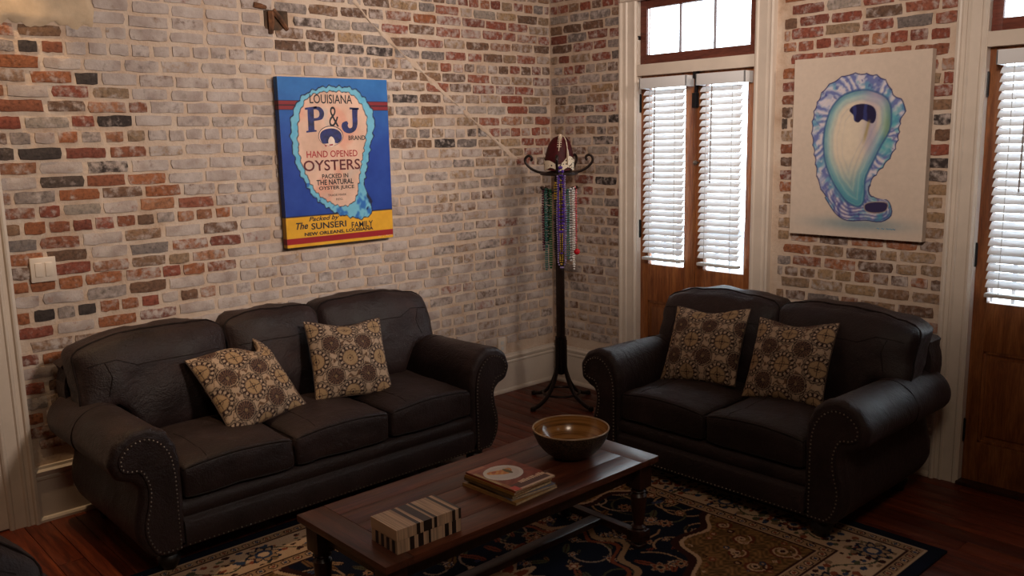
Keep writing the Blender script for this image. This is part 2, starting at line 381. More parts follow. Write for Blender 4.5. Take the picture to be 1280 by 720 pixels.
def lay(u0, u1, z0, z1, skip=None):
    """bricks of one stretch of wall: (u centre, z centre, length, height)"""
    out = []; P = .0695
    k0 = int(math.ceil((z0+.03-2.256)/P)); k1 = int(math.floor((z1-.03-2.256)/P))
    for k in range(k0, k1+1):
        zc = 2.256+k*P; head = k % 6 == 0; u = u0-random.uniform(.02, .15)
        while u < u1-.02:
            ln = (.083 if head else .178)*random.uniform(.9, 1.08)
            if not head and random.random() < .12: ln = random.uniform(.08, .12)
            a = max(u, u0+.004); b = min(u+ln, u1-.004); u += ln+random.uniform(.014, .023)
            if b-a < .03: continue
            if skip and skip((a+b)/2, zc): continue
            out.append(((a+b)/2, zc+random.uniform(-.003, .003)+.006*math.sin(a*2.1+k), b-a, random.uniform(.92, 1.07)))
    return out
def build_bricks(wall, bricks, left, look, nmax):
    items = []
    for (u, z, ln, hs) in bricks:
        pos = (u, 0, z) if left else (0, u, z)
        px, py = proj(pos); d = np.linalg.norm(np.array(pos)-CAM); area = ln/(d*d)
        vis = -10 < px < 1290 and -8 < py < 720
        if left:
            if z < .62 and -3.3 < u < -1.5: vis = False
            if -2.12 < u < -1.46 and 1.26 < z < 2.10: vis = False
        else:
            if -2.62 < u < -2.0 and 1.30 < z < 2.12: vis = False
            if u < -1.8 and z < .62 and u > -2.68: vis = False
        items.append((vis, area, u, z, ln, hs))
    items.sort(key=lambda t: (not t[0], -t[1])); jv = []; jf = []; jc = []; ja = []
    for i, (vis, area, u, z, ln, hs) in enumerate(items):
        c, a = look(u, z); k = random.randrange(len(BV)); pr = random.uniform(.0025, .0065); tilt = random.uniform(-.012, .012)
        sc = (ln/.18, 1, hs); loc = (u, -pr, z) if left else (-pr, u, z)
        if vis and i < nmax:
            o = link_mesh('brick', BM[k], wall); o.location = loc; o.scale = sc
            o.rotation_euler = (0, tilt, 0 if left else -PI/2)
            o.color = lin(c)+(a,)
        else:
            mt = Matrix.LocRotScale(Vector(loc), Matrix.Rotation(0 if left else -PI/2, 3, 'Z').to_quaternion(), Vector(sc)); o0 = len(jv)
            jv += [tuple(mt @ Vector(p)) for p in BV[k][0]]; jf += [tuple(q+o0 for q in fc) for fc in BV[k][1]]; jc += [c]*len(BV[k][0]); ja += [a]*len(BV[k][0])
    if jv:
        me = bpy.data.meshes.new('brickwork'); me.from_pydata(jv, [], jf); set_cols(me, jc, ja); me.materials.append(M_BRICKJ); me.shade_smooth(); me.set_sharp_from_angle(angle=R_(50)); me.update()
        o = link_mesh('brickwork', me, wall); o['kind'] = 'stuff'
HOLE = (-2.123, 2.457)
def skipL(u, z):
    if abs(u-HOLE[0]) < .085 and abs(z-HOLE[1]) < .06: return True
    return u < -3.12 and z > 2.36
bl = lay(-3.555, -.002, .285, 3.3, skipL)
build_bricks(wl, bl, True, look_left, 298)
br = lay(-.665, -.012, .285, 3.3)+lay(-2.775, -1.845, .285, 3.3)
build_bricks(wr, br, False, look_right, 298)
# broken pocket with old wood stubs, mortar scar, smeared plaster in the upper left
mb = MB(); hx, hz = HOLE
mb.box(hx-.07, hx+.07, -.003, .004, hz-.055, hz+.05)
mesh_obj('pocket', mb, plain('pocket_dark', (70, 52, 38), .9, .3, 20, .5, 60), wl, 0)
for (ax, az, bx, bz, w) in ((hx-.035, hz+.04, hx-.04, hz-.075, .021), (hx-.02, hz+.05, hx+.062, hz-.05, .017), (hx-.13, hz+.07, hx-.06, hz+.06, .016)):
    mesh_obj('wood_stub', MB().tube([(ax, -.004, az), ((ax+bx)/2, -.012, (az+bz)/2), (bx, -.006, bz)], [w, w*.9, w*.7], 6), M_PINE if False else plain('old_wood', (96, 62, 40), .85, .35, 25, .6, 50), wl, 0)
sp = [(x_, scar_z(x_)) for x_ in np.linspace(-1.62, -.3, 46)]
mb = MB(); v = []; f = []
for i, (a, b) in enumerate(sp):
    w = max(.002, .011+.026*mnoise.noise((a*11, b*5, 0))); n_ = Vector((.6, .8)); jx = .012*mnoise.noise((a*9, 2, 1))
    v += [(a-n_.x*w+jx, -.001, b-n_.y*w), (a-n_.x*w*.4+jx, -.0055, b-n_.y*w*.4), (a+n_.x*w*.4+jx, -.0055, b+n_.y*w*.4), (a+n_.x*w+jx, -.001, b+n_.y*w)]
    if i: o = (i-1)*4; f += [(o+k, o+k+1, o+k+5, o+k+4) for k in range(3)]
mb.add(v, f); mesh_obj('mortar_scar', mb, M_MORTAR, wl, 60)
NX, NZ = 26, 40; v = []; f = []
for j in range(NZ+1):
    for i in range(NX+1):
        zz = 2.352+(3.3-2.352)*j/NZ; xr = -3.10+.10*mnoise.noise((zz*6, 1, 4)); xx = -3.555+(xr+3.555)*i/NX
        zz2 = zz+((.11*mnoise.noise((xx*7, 3, 2))+.05*mnoise.noise((xx*21, 3, 2))) if j == 0 else 0)
        v.append((xx, -.010-.003*mnoise.noise((xx*6, zz*6, 9))+(.012 if i == NX or j == 0 else 0), zz2))
for j in range(NZ):
    for i in range(NX): a = j*(NX+1)+i; f.append((a, a+1, a+NX+2, a+NX+1))
mesh_obj('plaster_patch', MB().add(v, f), plain('old_plaster', (200, 176, 148), .9, .08, 9, .5, 30), wl, 60)

# ---- baseboards
def basebd(name, a, b, left):
    prof = [(0, 0), (.036, 0), (.036, .012), (.030, .022), (.020, .026), (.020, .205), (.026, .212), (.026, .222), (.021, .228), (.028, .238), (.030, .252), (.018, .262), (.016, .275), (0, .275)]
    fn = (lambda p, q, t: (t, .004-p, q)) if left else (lambda p, q, t: (.004-p, t, q))
    return struct(name, MB().prism(prof, fn, a, b), M_TRIM, 30, 'cream painted baseboard with moulded cap along the '+('sofa wall' if left else 'french door wall'))
basebd('baseboard_left', -3.56, -.0, True); basebd('baseboard_right', -.03, -.67, False)
o = basebd('baseboard_right', -1.84, -2.78, False); o['label'] = 'cream painted baseboard below the oyster shell painting'

# ---- casings
def casing_prof(w=.13):   # from outer edge inwards, (across, out)
    return [(0, 0), (0, .040), (.012, .044), (.020, .040), (.024, .026), (.040, .026), (.046, .032), (.054, .032), (.060, .022), (.105, .020), (.112, .026), (.122, .026), (w, .018), (w, 0)]
def door_casing(name, yo0, yo1, ztop, label):
    mb = MB(); pr = casing_prof()
    mb.prism(pr, lambda a, b, t: (.004-b, yo0-a, t), 0, ztop-.02)
    mb.prism(pr, lambda a, b, t: (.004-b, yo1+a, t), 0, ztop-.02)
    mb.prism(pr, lambda a, b, t: (.004-b*1.15, t, ztop+.11-a), yo0+.0, yo1-.0)
    # lining of the opening
    mb.box(-.01, .125, yo0-.1295, yo0-.1345, 0, ztop-.001); mb.box(-.01, .125, yo1+.1295, yo1+.1345, 0, ztop-.001)
    return struct(name, mb, M_TRIM, 30, label)
for n_, (d, lb) in enumerate(zip(DOORS[:2], ('cream moulded casing around the french door behind the loveseat', 'cream moulded casing around the french door at the picture edge'))):
    door_casing('trim_%d' % (n_+1), d+DY0+.13, d+DY1-.13, DTOP, lb)
pr = casing_prof(.13); mb = MB()
mb.prism(pr, lambda a, b, t: (-3.558-a, .004-b, t), 0, 2.45); mb.prism(pr, lambda a, b, t: (-4.612+a, .004-b, t), 0, 2.45)
mb.prism(pr, lambda a, b, t: (t, .004-b*1.15, 2.55-a), -4.61, -3.56)
struct('trim_3', mb, M_TRIM, 30, 'cream moulded door casing at the left picture edge')
d3 = struct('door_3', MB().box(-4.5, -3.67, -.001, .045, .006, 2.43, .003), M_TRIM, 0, 'cream painted door beside the light switch')
mesh_obj('door_handle', MB().lathe([(.0, 0), (.012, 0), (.012, .03), (.026, .04), (.028, .055), (.018, .066), (0, .068)], 14), M_BRASS, d3).matrix_local = Matrix.Translation((-4.40, -.001, .95)) @ Matrix.Rotation(PI/2, 4, 'X')

# ---- french doors with transoms and blinds
def frame_mb(y0, y1, z0, z1, gy0, gy1, gz0, gz1, x0, x1, mb=None):
    mb = mb or MB()
    mb.box(x0, x1, y0, gy0, z0, z1, .003); mb.box(x0, x1, gy1, y1, z0, z1, .003)
    mb.box(x0, x1, gy0, gy1, z0, gz0, .003); mb.box(x0, x1, gy0, gy1, gz1, z1, .003)
    return mb
HINGE_Z = (.28, 1.18, 2.0)
def french_door(n, d, full=True):
    door = struct_empty('door_%d' % n, (0, d, 0), 'honey pine french door with glazed leaves')
    for (y0, y1, g0, g1, hy) in ((-.806, -1.234, -.868, -1.158, -.806), (-1.239, -1.666, -1.308, -1.602, -1.666)):
        mb = MB()
        mb.box(.032, .074, y0, g0, .0175, 2.174, .003); mb.box(.032, .074, g1, y1, .0175, 2.174, .003)
        for za, zb in ((.0175, .225), (.70, .945), (2.10, 2.174)): mb.box(.032, .074, g0+.001, g1-.001, za, zb, .003)
        leaf = mesh_obj('leaf', mb, M_PINE, door)
        pm = MB().box(.046, .060, g0-.0, g1, .224, .702); pm.box(.036, .060, g0-.03, g1+.03, .262, .664, .008)
        for (a, b, c, e_) in ((g0, g1, .225, .240), (g0, g1, .685, .70)): pm.box(.036, .06, a, b, c, e_, .004)
        for a in (g0-.008, g1+.008): pm.box(.036, .06, a-.008, a+.008, .225, .70, .004)
        mesh_obj('panel', pm, M_PINE, leaf)
        mesh_obj('pane', MB().box(.052, .056, g0+.004, g1-.004, .94, 2.105), M_GLASS, leaf, 0)
        for hz in HINGE_Z:
            s_ = 1 if hy > -1 else -1
            mesh_obj('hinge', MB().box(.024, .034, hy-.006, hy+.010*1, hz-.055, hz+.055, .002).tube([(.022, hy, hz-.06), (.022, hy, hz+.06)], .007, 8), M_BLACKIRON, leaf)
    mesh_obj('meeting_bead', MB().box(.022, .034, -1.222, -1.250, .03, 2.165, .003), M_PINE, door)
    mesh_obj('bolt', MB().box(-.004, .032, -1.262, -1.290+.055, 2.135, 2.20, .003).box(.004, .030, -1.244, -1.256, 1.97, 2.14, .002).box(-.012, .022, -1.236, -1.268, 1.955, 2.045, .004), M_BLACKIRON, door)
    mesh_obj('knob', MB().lathe([(.006, 0), (.006, .02), (.014, .026), (.014, .036), (0, .042)], 12), M_BRASS, door).matrix_local = Matrix.Translation((.03, -1.262, 1.62)) @ Matrix.Rotation(-PI/2, 4, 'Y')
    mesh_obj('transom_bar', MB().box(-.012, .11, DY0-.005, DY1+.005, 2.172, 2.243, .003), M_TRIM, door)
    mesh_obj('threshold', MB().box(-.03, .125, DY0, DY1, -.02, .018, .004), M_TABLEDK, door)
    win = struct_empty('window_%d' % n, (0, d, 0), 'three-light transom window above the french door')
    mesh_obj('window_frame', frame_mb(-.806, -1.666, 2.245, 2.655, -.855, -1.617, 2.302, 2.590, .02, .06), M_SASH, win)
    for k in range(3):
        a = -.855-.762*k/3; b = -.855-.762*(k+1)/3
        mesh_obj('pane', MB().box(.038, .042, a-.001, b+.001, 2.30, 2.592), M_GLASS, win, 0)
        if k: mesh_obj('muntin', MB().box(.030, .050, a-.005, a+.005, 2.30, 2.592, .002), plain('lead_muntin', (120, 104, 104), .6), win)
    for yy, rz in ((-.806, 0), (-1.666, .6)):
        mesh_obj('catch', MB().box(.0, .02, yy-.004, yy+.004, 2.40, 2.425, .002).tube([(.002, yy, 2.42), (-.012, yy+(.03 if yy > -1 else -.022), 2.422+rz*.03)], .006, 6), M_BLACKIRON, win)
ANG = R_(43); SW = .046
sl = MB(); pts = []
for k in range(7):
    t = k/6-.5; pts.append((t*SW, .0035*(1-(2*t)**2)))
def slat_mesh(w):
    ca, sa = math.cos(ANG), math.sin(ANG)
    poly = [(a*ca-b*sa, a*sa+b*ca) for a, b in pts]+[(a*ca-(b-.0028)*sa, a*sa+(b-.0028)*ca) for a, b in pts[::-1]]
    return MB().prism(poly, lambda a, b, t: (a, t, b), -w/2, w/2)
def blind(label, yc, w, group='white slatted blinds on the french doors'):
    b = thing('window_blind', label, 'blind', (0, yc, 0), 0, group)
    mesh_obj('valance', MB().box(-.062, -.052, -w/2-.040, w/2+.012, 2.085, 2.152, .002).box(-.062, .030, -w/2-.040, -w/2-.032, 2.085, 2.152, .002).box(-.062, .030, w/2+.004, w/2+.012, 2.085, 2.152, .002).box(-.050, .030, -w/2, w/2, 2.10, 2.148), M_SLAT, b)
    first = None; z = 2.062
    while z > 1.02:
        if first is None: first = mesh_obj('slat', slat_mesh(w), M_SLAT, b, 50); o = first
        else: o = link_mesh('slat', first.data, b)
        o.location = (-.018, 0, z); z -= .0405
    mesh_obj('bottom_rail', MB().box(-.044, .008, -w/2, w/2, .985, 1.004, .004), M_CORD, b)
    for s_ in (-.32, .32):
        for xx in (-.041, .004): mesh_obj('ladder_cord', MB().tube([(xx, w*s_, 1.0), (xx, w*s_, 2.10)], .0016, 5), M_CORD, b)
    mesh_obj('tilt_wand', MB().tube([(-.068, w*.12, 2.09), (-.068, w*.12+.004, 1.50)], .004, 6), M_WAND, b)
french_door(1, 0); french_door(2, DOORS[1])
blind('white slatted blind nearest the coat stand', -1.032, .312)
blind('white slatted blind on the door leaf nearest the oyster shell painting', -1.455, .288)
blind('white slatted blind at the right picture edge', DOORS[1]-1.05, .345)
blind('white slatted blind beyond the right picture edge', DOORS[1]-1.470, .32)
# outside: gallery floor and railing seen through the gaps below the blinds
M_ADDED_ROOF = plain('added_roof_paint', (150, 160, 165), .8, .04, 4)
struct('trim_4', MB().box(.125, 2.0, -9, 2, -.16, -.03), plain('gallery_boards', (168, 166, 164), .8, .05, 4), 0, 'pale gallery floor outside the french doors')
struct('trim_6', MB().box(.125, 2.1, -9, 2, 3.3, 3.4), M_ADDED_ROOF, 0, 'unseen roof added outside the french doors to block high sky light')  # out-of-view roof added to cut the sky light falling on the floor
rail = struct_empty('trim_5', (1.9, 0, 0), 'pale gallery railing outside the french doors')
M_RAIL = plain('railing_paint', (150, 152, 158), .6, .04, 4)
mesh_obj('rail', MB().box(-.03, .03, -8, 1.5, .92, .98, .005).box(-.02, .02, -8, 1.5, .08, .12, .005), M_RAIL, rail)
b0 = None; y = 1.4
while y > -8:
    if b0 is None: b0 = mesh_obj('baluster', MB().box(-.012, .012, -.012, .012, -.03, .93), M_RAIL, rail, 0); o = b0
    else: o = link_mesh('baluster', b0.data, rail)
    o.location = (0, y, 0); y -= .14

# ---- switch, outlet
sw = thing('light_switch', 'cream double rocker light switch on the brick wall', 'switch', (-3.42, -.006, 1.225))
mesh_obj('plate', MB().box(-.056, .056, -.012, .005, -.058, .058, .003), M_SWITCH, sw)
for q in (-.021, .023): mesh_obj('rocker', MB().box(q-.016, q+.016, -.017, -.008, -.033, .033, .002), M_SWITCH, sw)
ot = thing('wall_outlet', 'cream outlet plate just above the baseboard beside the sofa arm', 'outlet', (-.53, -.006, .345))
mesh_obj('plate', MB().box(-.036, .036, -.012, .004, -.058, .058, .003), M_SWITCH, ot)
for q in (-.02, .02): mesh_obj('socket', MB().box(-.014, .014, -.014, -.008, q-.013, q+.013, .002), M_CORD, ot)

# ------------------------------------------------------------------ couches
ARM = [(0, .09), (0, .2), (0, .34), (.0, .46), (.012, .545), (.055, .618), (.125, .65), (.195, .64), (.25, .60), (.276, .54), (.266, .482), (.228, .45), (.188, .432), (.168, .395), (.174, .335), (.192, .26), (.192, .19), (.168, .13), (.135, .09)]
def poly_offset(P, d):
    P = [np.array(p) for p in P]; n = len(P); out = []
    A = sum(P[i][0]*P[(i+1) % n][1]-P[(i+1) % n][0]*P[i][1] for i in range(n)); sg = 1 if A > 0 else -1
    for i in range(n):
        t = P[(i+1) % n]-P[i-1]; t /= np.linalg.norm(t)+1e-9; out.append(P[i]+sg*d*np.array([-t[1], t[0]]))
    return out
NAIL = [(.03, .105), (.03, .25), (.03, .42), (.045, .52), (.085, .582), (.14, .608), (.20, .592), (.236, .55), (.232, .505), (.198, .488), (.165, .482), (.142, .44), (.132, .385), (.140, .32), (.158, .25), (.156, .19), (.135, .135), (.108, .105)]
class Cushion:
    """rounded box in [-1,1]^3 -> local coordinates, with a warp"""
    def __init__(s, h, r, warp=None, wr=0., seed=0): s.h = np.array(h); s.r = r; s.warp = warp; s.wr = wr; s.seed = seed
    def map(s, p):
        P = np.array(p)*s.h; r = min(s.r, min(s.h)*.999); c = np.clip(P, -(s.h-r), s.h-r); d = P-c; n = np.linalg.norm(d)
        if n > 1e-9: d = d/n*r*min(1, np.max(np.abs(d))/r*1.0001) if False else d/n*np.max(np.abs(d))
        q = c+d
        if s.warp is not None: q = np.array(s.warp(q[0], q[1], q[2], *p))
        if s.wr:
            w = mnoise.noise((q[0]*9+s.seed, q[1]*9, q[2]*9))*s.wr+mnoise.noise((q[0]*26+s.seed, q[1]*26, q[2]*26))*s.wr*.35
            nn = np.array(p)**5; nn = nn/(np.linalg.norm(nn)+1e-9); q = q+nn*w
        return tuple(q)
    def mesh(s, n=(14, 14, 8)):
        def ts(k, h):
            e = min(.95, 2*s.r/(2*h)); a = np.linspace(-1, 1, k+1); inner = a[1:-1]*(1-e)
            edge = [1, 1-e*.15, 1-e*.4, 1-e*.7]
            return np.unique(np.round(np.r_[[-q for q in edge], inner, edge], 6))
        T = [ts(n[i], s.h[i]) for i in range(3)]; key = {}; mb = MB()
        def vid(p):
            k = tuple(round(q, 5) for q in p)
            if k not in key: key[k] = len(mb.v); mb.v.append(s.map(p))
            return key[k]
        for ax in range(3):
            a, b = [i for i in range(3) if i != ax]
            for sg in (-1, 1):
                for i in range(len(T[a])-1):
                    for j in range(len(T[b])-1):
                        q = []
                        for (ii, jj) in ((i, j), (i+1, j), (i+1, j+1), (i, j+1)):
                            p = [0, 0, 0]; p[ax] = sg; p[a] = T[a][ii]; p[b] = T[b][jj]; q.append(vid(p))
                        mb.f.append(tuple(q)); mb.m.append(0)
        return mb
    def path(s, pts, off=0): return [s.map(p) for p in pts]
def rect_path(ax, val, n=16, lim=1.0):
    a, b = [i for i in range(3) if i != ax]; out = []
    for k in range(4*n):
        e, t = divmod(k, n); t = -1+2*t/n
        q = [(t, -1), (1, t), (-t, 1), (-1, -t)][e]; p = [0, 0, 0]; p[ax] = val; p[a] = q[0]; p[b] = q[1]; out.append(p)
    return out
def couch(root, n, seat_w, seed=0, droop=0.):
    W = n*seat_w; hw = W/2; rs = random.Random(seed); D = .93
    # base with two-step front rail
    mb = MB()
    mb.box(-hw-.01, hw+.01, .045, D-.03, .10, .30, .01)
    prof = [(.02, .092), (.004, .098), (.0, .112), (.0, .196), (.006, .208), (.020, .214), (.024, .222), (.014, .232), (.010, .25), (.012, .275), (.028, .296), (.06, .30), (.06, .092)]
    mb.prism(prof, lambda a, b, t: (t, a, b), -hw-.004, hw+.004)
    mesh_obj('base', mb, M_LEATHER, root, 50)
    nb = MB(); k = int(W/.021)
    for i in range(k): nb.ball((-hw+.01+(W-.02)*i/(k-1), .0, .105), .0040)
    mesh_obj('nailhead_trim', nb, M_BRASS, root, 0, 'stuff')
    # arms
    sec = [tuple(p) for p in catmull(ARM, 4)]
    for s_ in (-1, 1):
        mb = MB(); v = []; f = []; N = len(sec)
        ys = [(.004, .020), (.006, .012), (.014, .003), (.028, -.004), (.05, -.003), (.10, 0), (.3, 0), (.6, 0), (.85, 0), (.89, .006), (.905, .02)]
        for yi, (y, ins) in enumerate(ys):
            po = poly_offset(sec, ins)
            for j, p in enumerate(po):
                dz = 0; q = p.copy()
                if .006 <= y <= .06 and p[1] > .42:   # gathered pleats round the scroll
                    th = math.atan2(p[1]-.52, p[0]-.14); q = np.array([.14, .52])+(p-np.array([.14, .52]))*(1+.018*math.sin(th*11+seed))
                w = .006*mnoise.noise((q[0]*8+seed, y*5, q[1]*8+s_)) if .06 < y < .86 else 0
                v.append((s_*(hw+max(q[0], 0 if ins >= 0 else -.004)+w), y, max(q[1], .088)+w*.5-(.02*(y/.9) if q[1] > .45 else 0)*.6))
        for i in range(len(ys)-1):
            for j in range(N): l = (j+1) % N; f.append((i*N+j, i*N+l, (i+1)*N+l, (i+1)*N+j))
        f.append(tuple(range(N))); f.append(tuple((len(ys)-1)*N+j for j in range(N)))
        arm = mesh_obj('arm', mb.add(v, f), M_LEATHER, root, 50)
        nl = catmull(NAIL, 5); pn = poly_offset([tuple(p) for p in nl], -.008)
        pmb = MB().prism([tuple(p) for p in pn], lambda a, b, t: (s_*(hw+a), t, b), -.004, .010)
        mesh_obj('arm_panel', pmb, M_LEATHER, arm, 30)
        nb = MB()
        for p in resample(nl, .0185, True): nb.ball((s_*(hw+p[0]), -.005, p[1]), .0045)
        mesh_obj('nailhead_trim', nb, M_BRASS, arm, 0, 'stuff')
        # seam across the arm
        ring = [(s_*(hw+p[0]*1.0+.0015), .50, p[1]-.006) for p in sec[14:52]]
        mesh_obj('seam', MB().tube(ring, .0022, 5), M_PIPE, arm)
    # back frame
    bp = catmull([(-hw-.10, .12), (-hw-.12, .35), (-hw-.20, .60), (-hw-.19, .74), (-hw-.12, .80), (0, .82), (hw+.12, .80), (hw+.19, .74), (hw+.20, .60), (hw+.12, .35), (hw+.10, .12)], 4)
    bp = [(p[0]*(1-droop*.6), min(p[1], .82-droop*1.3)) for p in bp]
    mesh_obj('back_frame', MB().prism([tuple(p) for p in bp], lambda a, b, t: (a, t, b), .80, .925), M_LEATHER, root, 40)
    # seat cushions
    for i in range(n):
        xc = -hw+seat_w*(i+.5); c_h = (seat_w/2-.004, .315, .078)
        def warp(x, y, z, px, py, pz, sd=rs.random()*9):
            g = max(0, 1-px*px)*max(0, 1-py*py)
            return (x, y, z+(.030*g if pz > 0 else -.0)-(.012*(1-py)*.5*(px*px) if pz > 0 else 0)+.010*max(0, 1-px*px)*(py < -.6)*(pz > -.5))
        cu = Cushion(c_h, .028, warp, .007, seed*3+i)
        o = mesh_obj('seat_cushion', cu.mesh((14, 14, 4)), M_LEATHER, root, 60); o.location = (xc, .318, .378)
        for pz in (.93, -.93):
            mesh_obj('piping', MB().tube([Vector(cu.map(p)) for p in rect_path(2, pz, 14)], .0048, 6, True), M_PIPE, o)
        # stitched yoke seam on the top
        pts_ = [cu.map((-.96+.0*t, -.9+0*t, 1)) for t in (0,)]
        seam = [cu.map((sx, sy, 1)) for sx, sy in [(-.55+.05*math.sin(t*3), -.98+1.2*t) for t in np.linspace(0, 1, 12)]]
        mesh_obj('seam', MB().tube(seam, .0018, 4), M_PIPE, o)
    # back cushions; the outer ones spread over the arms
    for i in range(n):
        x0 = -hw+seat_w*i; x1 = x0+seat_w
        if i == 0: x0 -= .205
        if i == n-1: x1 += .205
        xc = (x0+x1)/2; hx = (x1-x0)/2-.003; lo = (i == 0); ro = (i == n-1)
        def warp(x, y, z, px, py, pz, hx=hx, lo=lo, ro=ro, W0=(x1-x0), sd=i*3.3+seed):
            # bottom corners over the arms are cut away (T shape)
            cut = 0
            if lo: cut = max(cut, np.clip((-x-hx+.26)/.09, 0, 1))
            if ro: cut = max(cut, np.clip((x-hx+.26)/.09, 0, 1))
            zt = (z+.235)/.47; z0 = .165*cut; z2 = z0+(.47-z0)*zt-.235
            side = abs(x/hx)
            z2 += zt*(.022*(1-side**2.2)-.014*max(0, side-.8)/.2)
            if (lo and x < 0) or (ro and x > 0): z2 -= zt*(.035*max(0, side-.2)/.8+droop*side**2.2)
            yy = y-(.05 if py < 0 else .01)*(1-min(1, abs(px))**2.4)*(1-abs(pz)**3)
            yy += -.10*(.5-zt)+.015*mnoise.noise((x*5, z*5, sd))
            k_ = .012*math.sin(x*34+sd*2)*max(0, zt-.55)*(1 if py < .3 else 0)*.35
            return (x*(1-.02*(1-zt)), yy+k_, z2)
        cu = Cushion((hx, .10, .235), .048, warp, .012, seed+i*5.1)
        o = mesh_obj('back_cushion', cu.mesh((18, 6, 14)), M_LEATHER, root, 60); o.location = (xc, .70, .668)
        mesh_obj('piping', MB().tube([Vector(cu.map(p)) for p in rect_path(1, -.62, 18)], .0055, 6, True), M_PIPE, o)
        seam = [Vector(cu.map((t, -1, .42+.05*t*t))) for t in np.linspace(-.86, .86, 22)]
        mesh_obj('seam', MB().tube(seam, .0022, 4), M_PIPE, o)
        for sx in ((-1,) if lo else ())+((1,) if ro else ()):
            seam = [Vector(cu.map((sx*(.62+.10*abs(t)), -1, t*.8))) for t in np.linspace(-.7, .52, 10)]
            mesh_obj('seam', MB().tube(seam, .0022, 4), M_PIPE, o)
    for fx in (-hw-.06, hw+.06):
        for fy in (.07, .84):
            mesh_obj('foot', MB().lathe([(.030, 0 if fy < .5 else -.0113), (.036, .012), (.047, .03), (.05, .05), (.04, .066), (.046, .078), (.05, .094)], 14, (fx, fy, .0)), M_FOOT, root)
sofa = thing('leather_sofa', 'dark brown leather three-seat sofa with rolled nailhead arms against the brick wall', 'sofa', (-2.437, -1.012, .0115))
couch(sofa, 3, .531, 1)
love = thing('leather_loveseat', 'dark brown leather two-seat loveseat in front of the french door', 'sofa', (-1.135, -2.142, .0115), -PI/2)
couch(love, 2, .535, 5)
arm_ch = thing('leather_armchair', 'dark leather armchair corner cut off at the lower left picture edge', 'chair', (-4.50, -2.76, .0115), 0)
couch(arm_ch, 1, .535, 9, .16)

# ------------------------------------------------------------------ patterned pillows
def med_color(U, V):
    """tapestry medallion pattern; U,V in metres"""
    k_ = 1.17; U = U/k_; V = V/k_; Lm = .152; TANc = np.array([186, 160, 136.]); DK = np.array([58, 44, 43.]); GO = np.array([172, 142, 108.]); BRN = np.array([108, 82, 66.])
    C = np.ones(U.shape+(3,))*TANc
    i = np.round(U/Lm); j = np.round(V/Lm); du = U-i*Lm; dv = V-j*Lm; r = np.hypot(du, dv); th = np.arctan2(dv, du)
    i2 = np.round(U/Lm-.5); j2 = np.round(V/Lm-.5); eu = U-(i2+.5)*Lm; ev = V-(j2+.5)*Lm; r2 = np.hypot(eu, ev); t2 = np.arctan2(ev, eu)
    w = np.sin(U*95+2.2*np.sin(V*60))+np.sin(V*90+2*np.sin(U*70)); C[np.abs(w) < .22] = BRN
    def put(mask, col): C[mask] = col
    sc = .0635+.0035*np.cos(th*14)
    put(r < sc+.0035, TANc*.95); put((r < sc) & (r > sc-.004), DK); put(r < sc-.004, TANc*.8)
    put((r < .054) & (r > .0375), DK)
    put((np.abs(r-.0458) < .0055) & (np.abs(((th*15/(2*PI)) % 1)-.5) < .27), TANc*1.02)
    put(r < .0365, GO); put((r < .0365) & (r > .0335), BRN)
    put((r < .031) & (np.minimum(np.abs(du), np.abs(dv)) < .0016), DK); put((r < .014) & (r > .011), BRN); put(r < .005, DK)
    s2 = .042
    put(r2 < s2+.002, DK); put(r2 < s2-.002, TANc*.9); put(r2 < s2-.005, DK*1.15)
    put((r2 < s2-.006) & (r2 > .010) & (np.abs(((t2*18/(2*PI)+r2*18) % 1)-.5) < .2), BRN*1.12); put(r2 < .007, GO*.8)
    return C
def pillow(label, size, thick, M, warp=None, phase=(0, 0), rot=0, n=120, seed=0, group='medallion throw pillows'):
    t = np.linspace(-1, 1, n+1); t = np.sign(t)*(1-(1-np.abs(t))**1.25); A, B = np.meshgrid(t, t, indexing='ij')
    h = size/2; pin = 1-.055*(1-B**2)*np.abs(A)**6; pin2 = 1-.055*(1-A**2)*np.abs(B)**6
    X = A*h*pin; Z = B*h*pin2
    prof = np.clip((1-np.abs(A)**2.6), 0, 1)**.62*np.clip((1-np.abs(B)**2.6), 0, 1)**.62
    nz = np.array([[mnoise.noise((a*4+seed, b*4, seed)) for b in t] for a in t])
    cr, sr = math.cos(rot), math.sin(rot)
    C = med_color(A*h*cr-B*h*sr+phase[0], A*h*sr+B*h*cr+phase[1])
    shs = []
    for sg in (-1, 1):
        Y = sg*(.004+thick/2*prof*(1+.18*nz)); P = np.stack([X, Y, Z], -1)
        if warp: P = warp(P, A, B)
        shs.append(P)
    m = n+1; idx = np.arange(m*m).reshape(m, m)
    F = np.stack([idx[:-1, :-1], idx[1:, :-1], idx[1:, 1:], idx[:-1, 1:]], -1).reshape(-1, 4); F2 = F[:, ::-1]+m*m
    bd = np.r_[idx[0, :-1], idx[:-1, -1], idx[-1, :0:-1], idx[:0:-1, 0]]; bn = np.roll(bd, -1); Sd = np.stack([bd, bn, bn+m*m, bd+m*m], -1)
    me = bpy.data.meshes.new('throw_pillow'); me.from_pydata(np.vstack([shs[0].reshape(-1, 3), shs[1].reshape(-1, 3)]).tolist(), [], np.vstack([F, F2, Sd]).tolist())
    set_cols(me, np.vstack([C.reshape(-1, 3)]*2)); me.materials.append(M_PILLOW); me.shade_smooth(); me.update()
    o = link_mesh('throw_pillow', me); o.matrix_world = M; tag(o, label, 'pillow', group)
    pts_ = [Vector((shs[0].reshape(-1, 3)[b]+shs[1].reshape(-1, 3)[b])/2) for b in bd[::4]]
    mesh_obj('piping', MB().tube(pts_, .004, 5, True), plain('pillow_cord', (70, 52, 42), .8), o)
    return o
